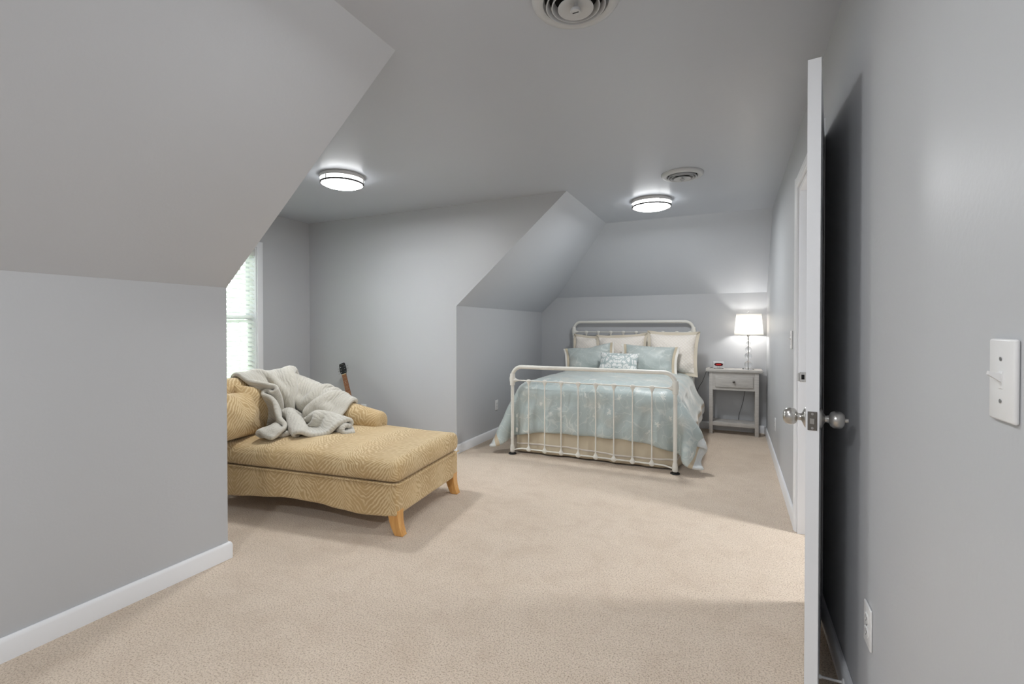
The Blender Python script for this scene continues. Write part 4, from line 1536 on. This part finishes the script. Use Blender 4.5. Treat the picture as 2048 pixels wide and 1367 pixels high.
# ================================================================== GUITAR
def grain(name, a, b, rough, coat=0.0):
    m = mat(name, a, rough, coat=coat)
    k = Nodes(m)
    g = k.noise(k.coords('Object', (40, 40, 3)), 4, 4, .6, .3)
    k.l(k.mix(g.outputs[0], a, b), k.b.inputs['Base Color'])
    return m
M['rosewood'] = grain('rosewood', srgb(112, 66, 38), srgb(150, 94, 56), .45)
M['mahogany'] = grain('dark_mahogany', srgb(60, 32, 20), srgb(84, 46, 28), .35, .3)
M['spruce'] = grain('amber_spruce', srgb(206, 150, 84), srgb(222, 172, 104), .3, .5)
M['gloss_black'] = mat('gloss_black', srgb(16, 18, 18), .18)
M['pearl'] = mat('pearl_inlay', srgb(230, 222, 200), .3)
M['bone'] = mat('bone_nut', srgb(226, 212, 172), .4)
M['fretwire'] = mat('fret_wire', srgb(190, 180, 150), .3, 1.0)

NUT = Vector((-3.705, 3.79, .706))
LOW = Vector((-3.512, 3.685, .437))
ax_ = (NUT - LOW).normalized()
foot_t = NUT.z / ax_.z
GB = NUT - ax_ * (foot_t - .012)
GL = (NUT - GB).length                       # bottom of the body to the nut
gt = thing('acoustic_guitar', 'acoustic guitar with black headstock leaning in the dormer corner', 'guitar', GB[:])
fwd = Vector((.50, -.85, .1))
fwd = (fwd - ax_ * fwd.dot(ax_)).normalized()       # face of the guitar
side = ax_.cross(-fwd).normalized()
GM = Matrix((( side.x, -fwd.x, ax_.x), (side.y, -fwd.y, ax_.y), (side.z, -fwd.z, ax_.z)))
if GM.determinant() < 0:
    side = -side
    GM = Matrix((( side.x, -fwd.x, ax_.x), (side.y, -fwd.y, ax_.y), (side.z, -fwd.z, ax_.z)))
gt.rotation_euler = GM.to_euler('XYZ')
# local: x across, -y towards the player view, z along the neck from the body end
BL = GL - .38                                  # body length
def body_half(t):
    ks = [(0, 0), (.03, .09), (.12, .160), (.28, .182), (.45, .150), (.60, .116), (.74, .130), (.88, .125), (.97, .07), (1, 0)]
    for (a, wa), (b, wb) in zip(ks[:-1], ks[1:]):
        if a <= t <= b:
            return wa + (wb - wa) * smoothstep(a, b, t)
    return 0
ts = [0, .008, .03, .06, .12, .2, .28, .36, .45, .53, .6, .67, .74, .81, .88, .93, .97, .992, 1]
ol = [(body_half(t) * .92 + (.012 if 0 < t < 1 else 0), t * BL) for t in ts]
outl = [(x, z) for x, z in ol] + [(-x, z) for x, z in reversed(ol[1:-1])]
MB().prism([(x, .045, z) for x, z in outl], (0, -.080, 0)).build('body_sides', 'mahogany', gt)
so_ = MB().prism([(x, -.035, z) for x, z in outl], (0, -.004, 0)).build('soundboard', 'spruce', gt)
MB().lathe([(.045, 0), (.045, .0008)], (0, -.0402, BL * .66), 'y', 28).build('sound_hole', 'dark', so_)
MB().rbox((-.075, -.047, BL * .30), (.075, -.039, BL * .30 + .022), .003).build('bridge', 'rosewood', gt)
MB().rbox((-.021, -.030, BL - .01), (.021, -.040, GL), .004).build('neck', 'mahogany', gt, 50)
nk = MB().add([(-.0265, -.040, BL - .10), (.0265, -.040, BL - .10), (.0215, -.040, GL), (-.0215, -.040, GL),
               (-.0265, -.0455, BL - .10), (.0265, -.0455, BL - .10), (.0215, -.0455, GL), (-.0215, -.0455, GL)],
              [(0, 1, 2, 3), (7, 6, 5, 4), (0, 4, 5, 1), (1, 5, 6, 2), (2, 6, 7, 3), (3, 7, 4, 0)])
fb = nk.build('fretboard', 'rosewood', gt)
scale = (GL - BL * .30 - .01)
fz_ = []
for n_ in range(1, 18):
    zf_ = GL - scale * (1 - 2 ** (-n_ / 12))
    if zf_ < BL - .09:
        break
    fz_.append(zf_)
    MB().box((-.022, -.0462, zf_ - .0007), (.022, -.0454, zf_ + .0007)).build('fret', 'fretwire', fb)
for a, b in ((4, 5), (6, 7), (8, 9), (2, 3)):
    if b - 1 < len(fz_):
        zc = (fz_[a - 1] + fz_[b - 1]) / 2
        MB().lathe([(.0036, 0), (.0036, .0005)], (0, -.0462, zc), 'y', 12).build('dot', 'pearl', fb)
MB().rbox((-.022, -.048, GL), (.022, -.038, GL + .006), .001).build('nut', 'bone', gt)
hs = [(-.021, 0), (.021, 0), (.030, .022), (.036, .06), (.031, .135), (.026, .150), (-.026, .150), (-.031, .135), (-.036, .06), (-.030, .022)]
ho = MB().prism([(x, -.030 + z * .14, GL + .006 + z) for x, z in hs], (0, -.013, 0)).build('headstock', 'gloss_black', gt)
lg = MB().box((-.018, -.0245, GL + .131), (.018, -.0238, GL + .143))
lg.v = [(x, y - .0005, z) for x, y, z in lg.v]
lg.build('badge', 'nickel_dark', ho)
for s in (-1, 1):
    for q in range(3):
        zp = GL + .035 + q * .036
        MB().lathe([(.0045, 0), (.0045, .007)], (s * .020, -.047 + .14 * (zp - GL) , zp), 'y', 10).build('tuning_post', 'screw', ho, 60)
        pg = MB().tube([(s * .032, -.033 + .14 * (zp - GL), zp), (s * .046, -.033 + .14 * (zp - GL), zp)], .0025, 8)
        pg.ball((s * .051, -.033 + .14 * (zp - GL), zp), .008, 12, 8, (.7, .55, 1))
        pg.build('tuning_peg', 'screw', ho, 60)
for q in range(6):
    x = -.0165 + q * .0066
    MB().tube([(x * 1.35, -.049, BL * .30 + .012), (x, -.0492, GL + .004)], .0005, 5).build('string', 'fretwire', gt)
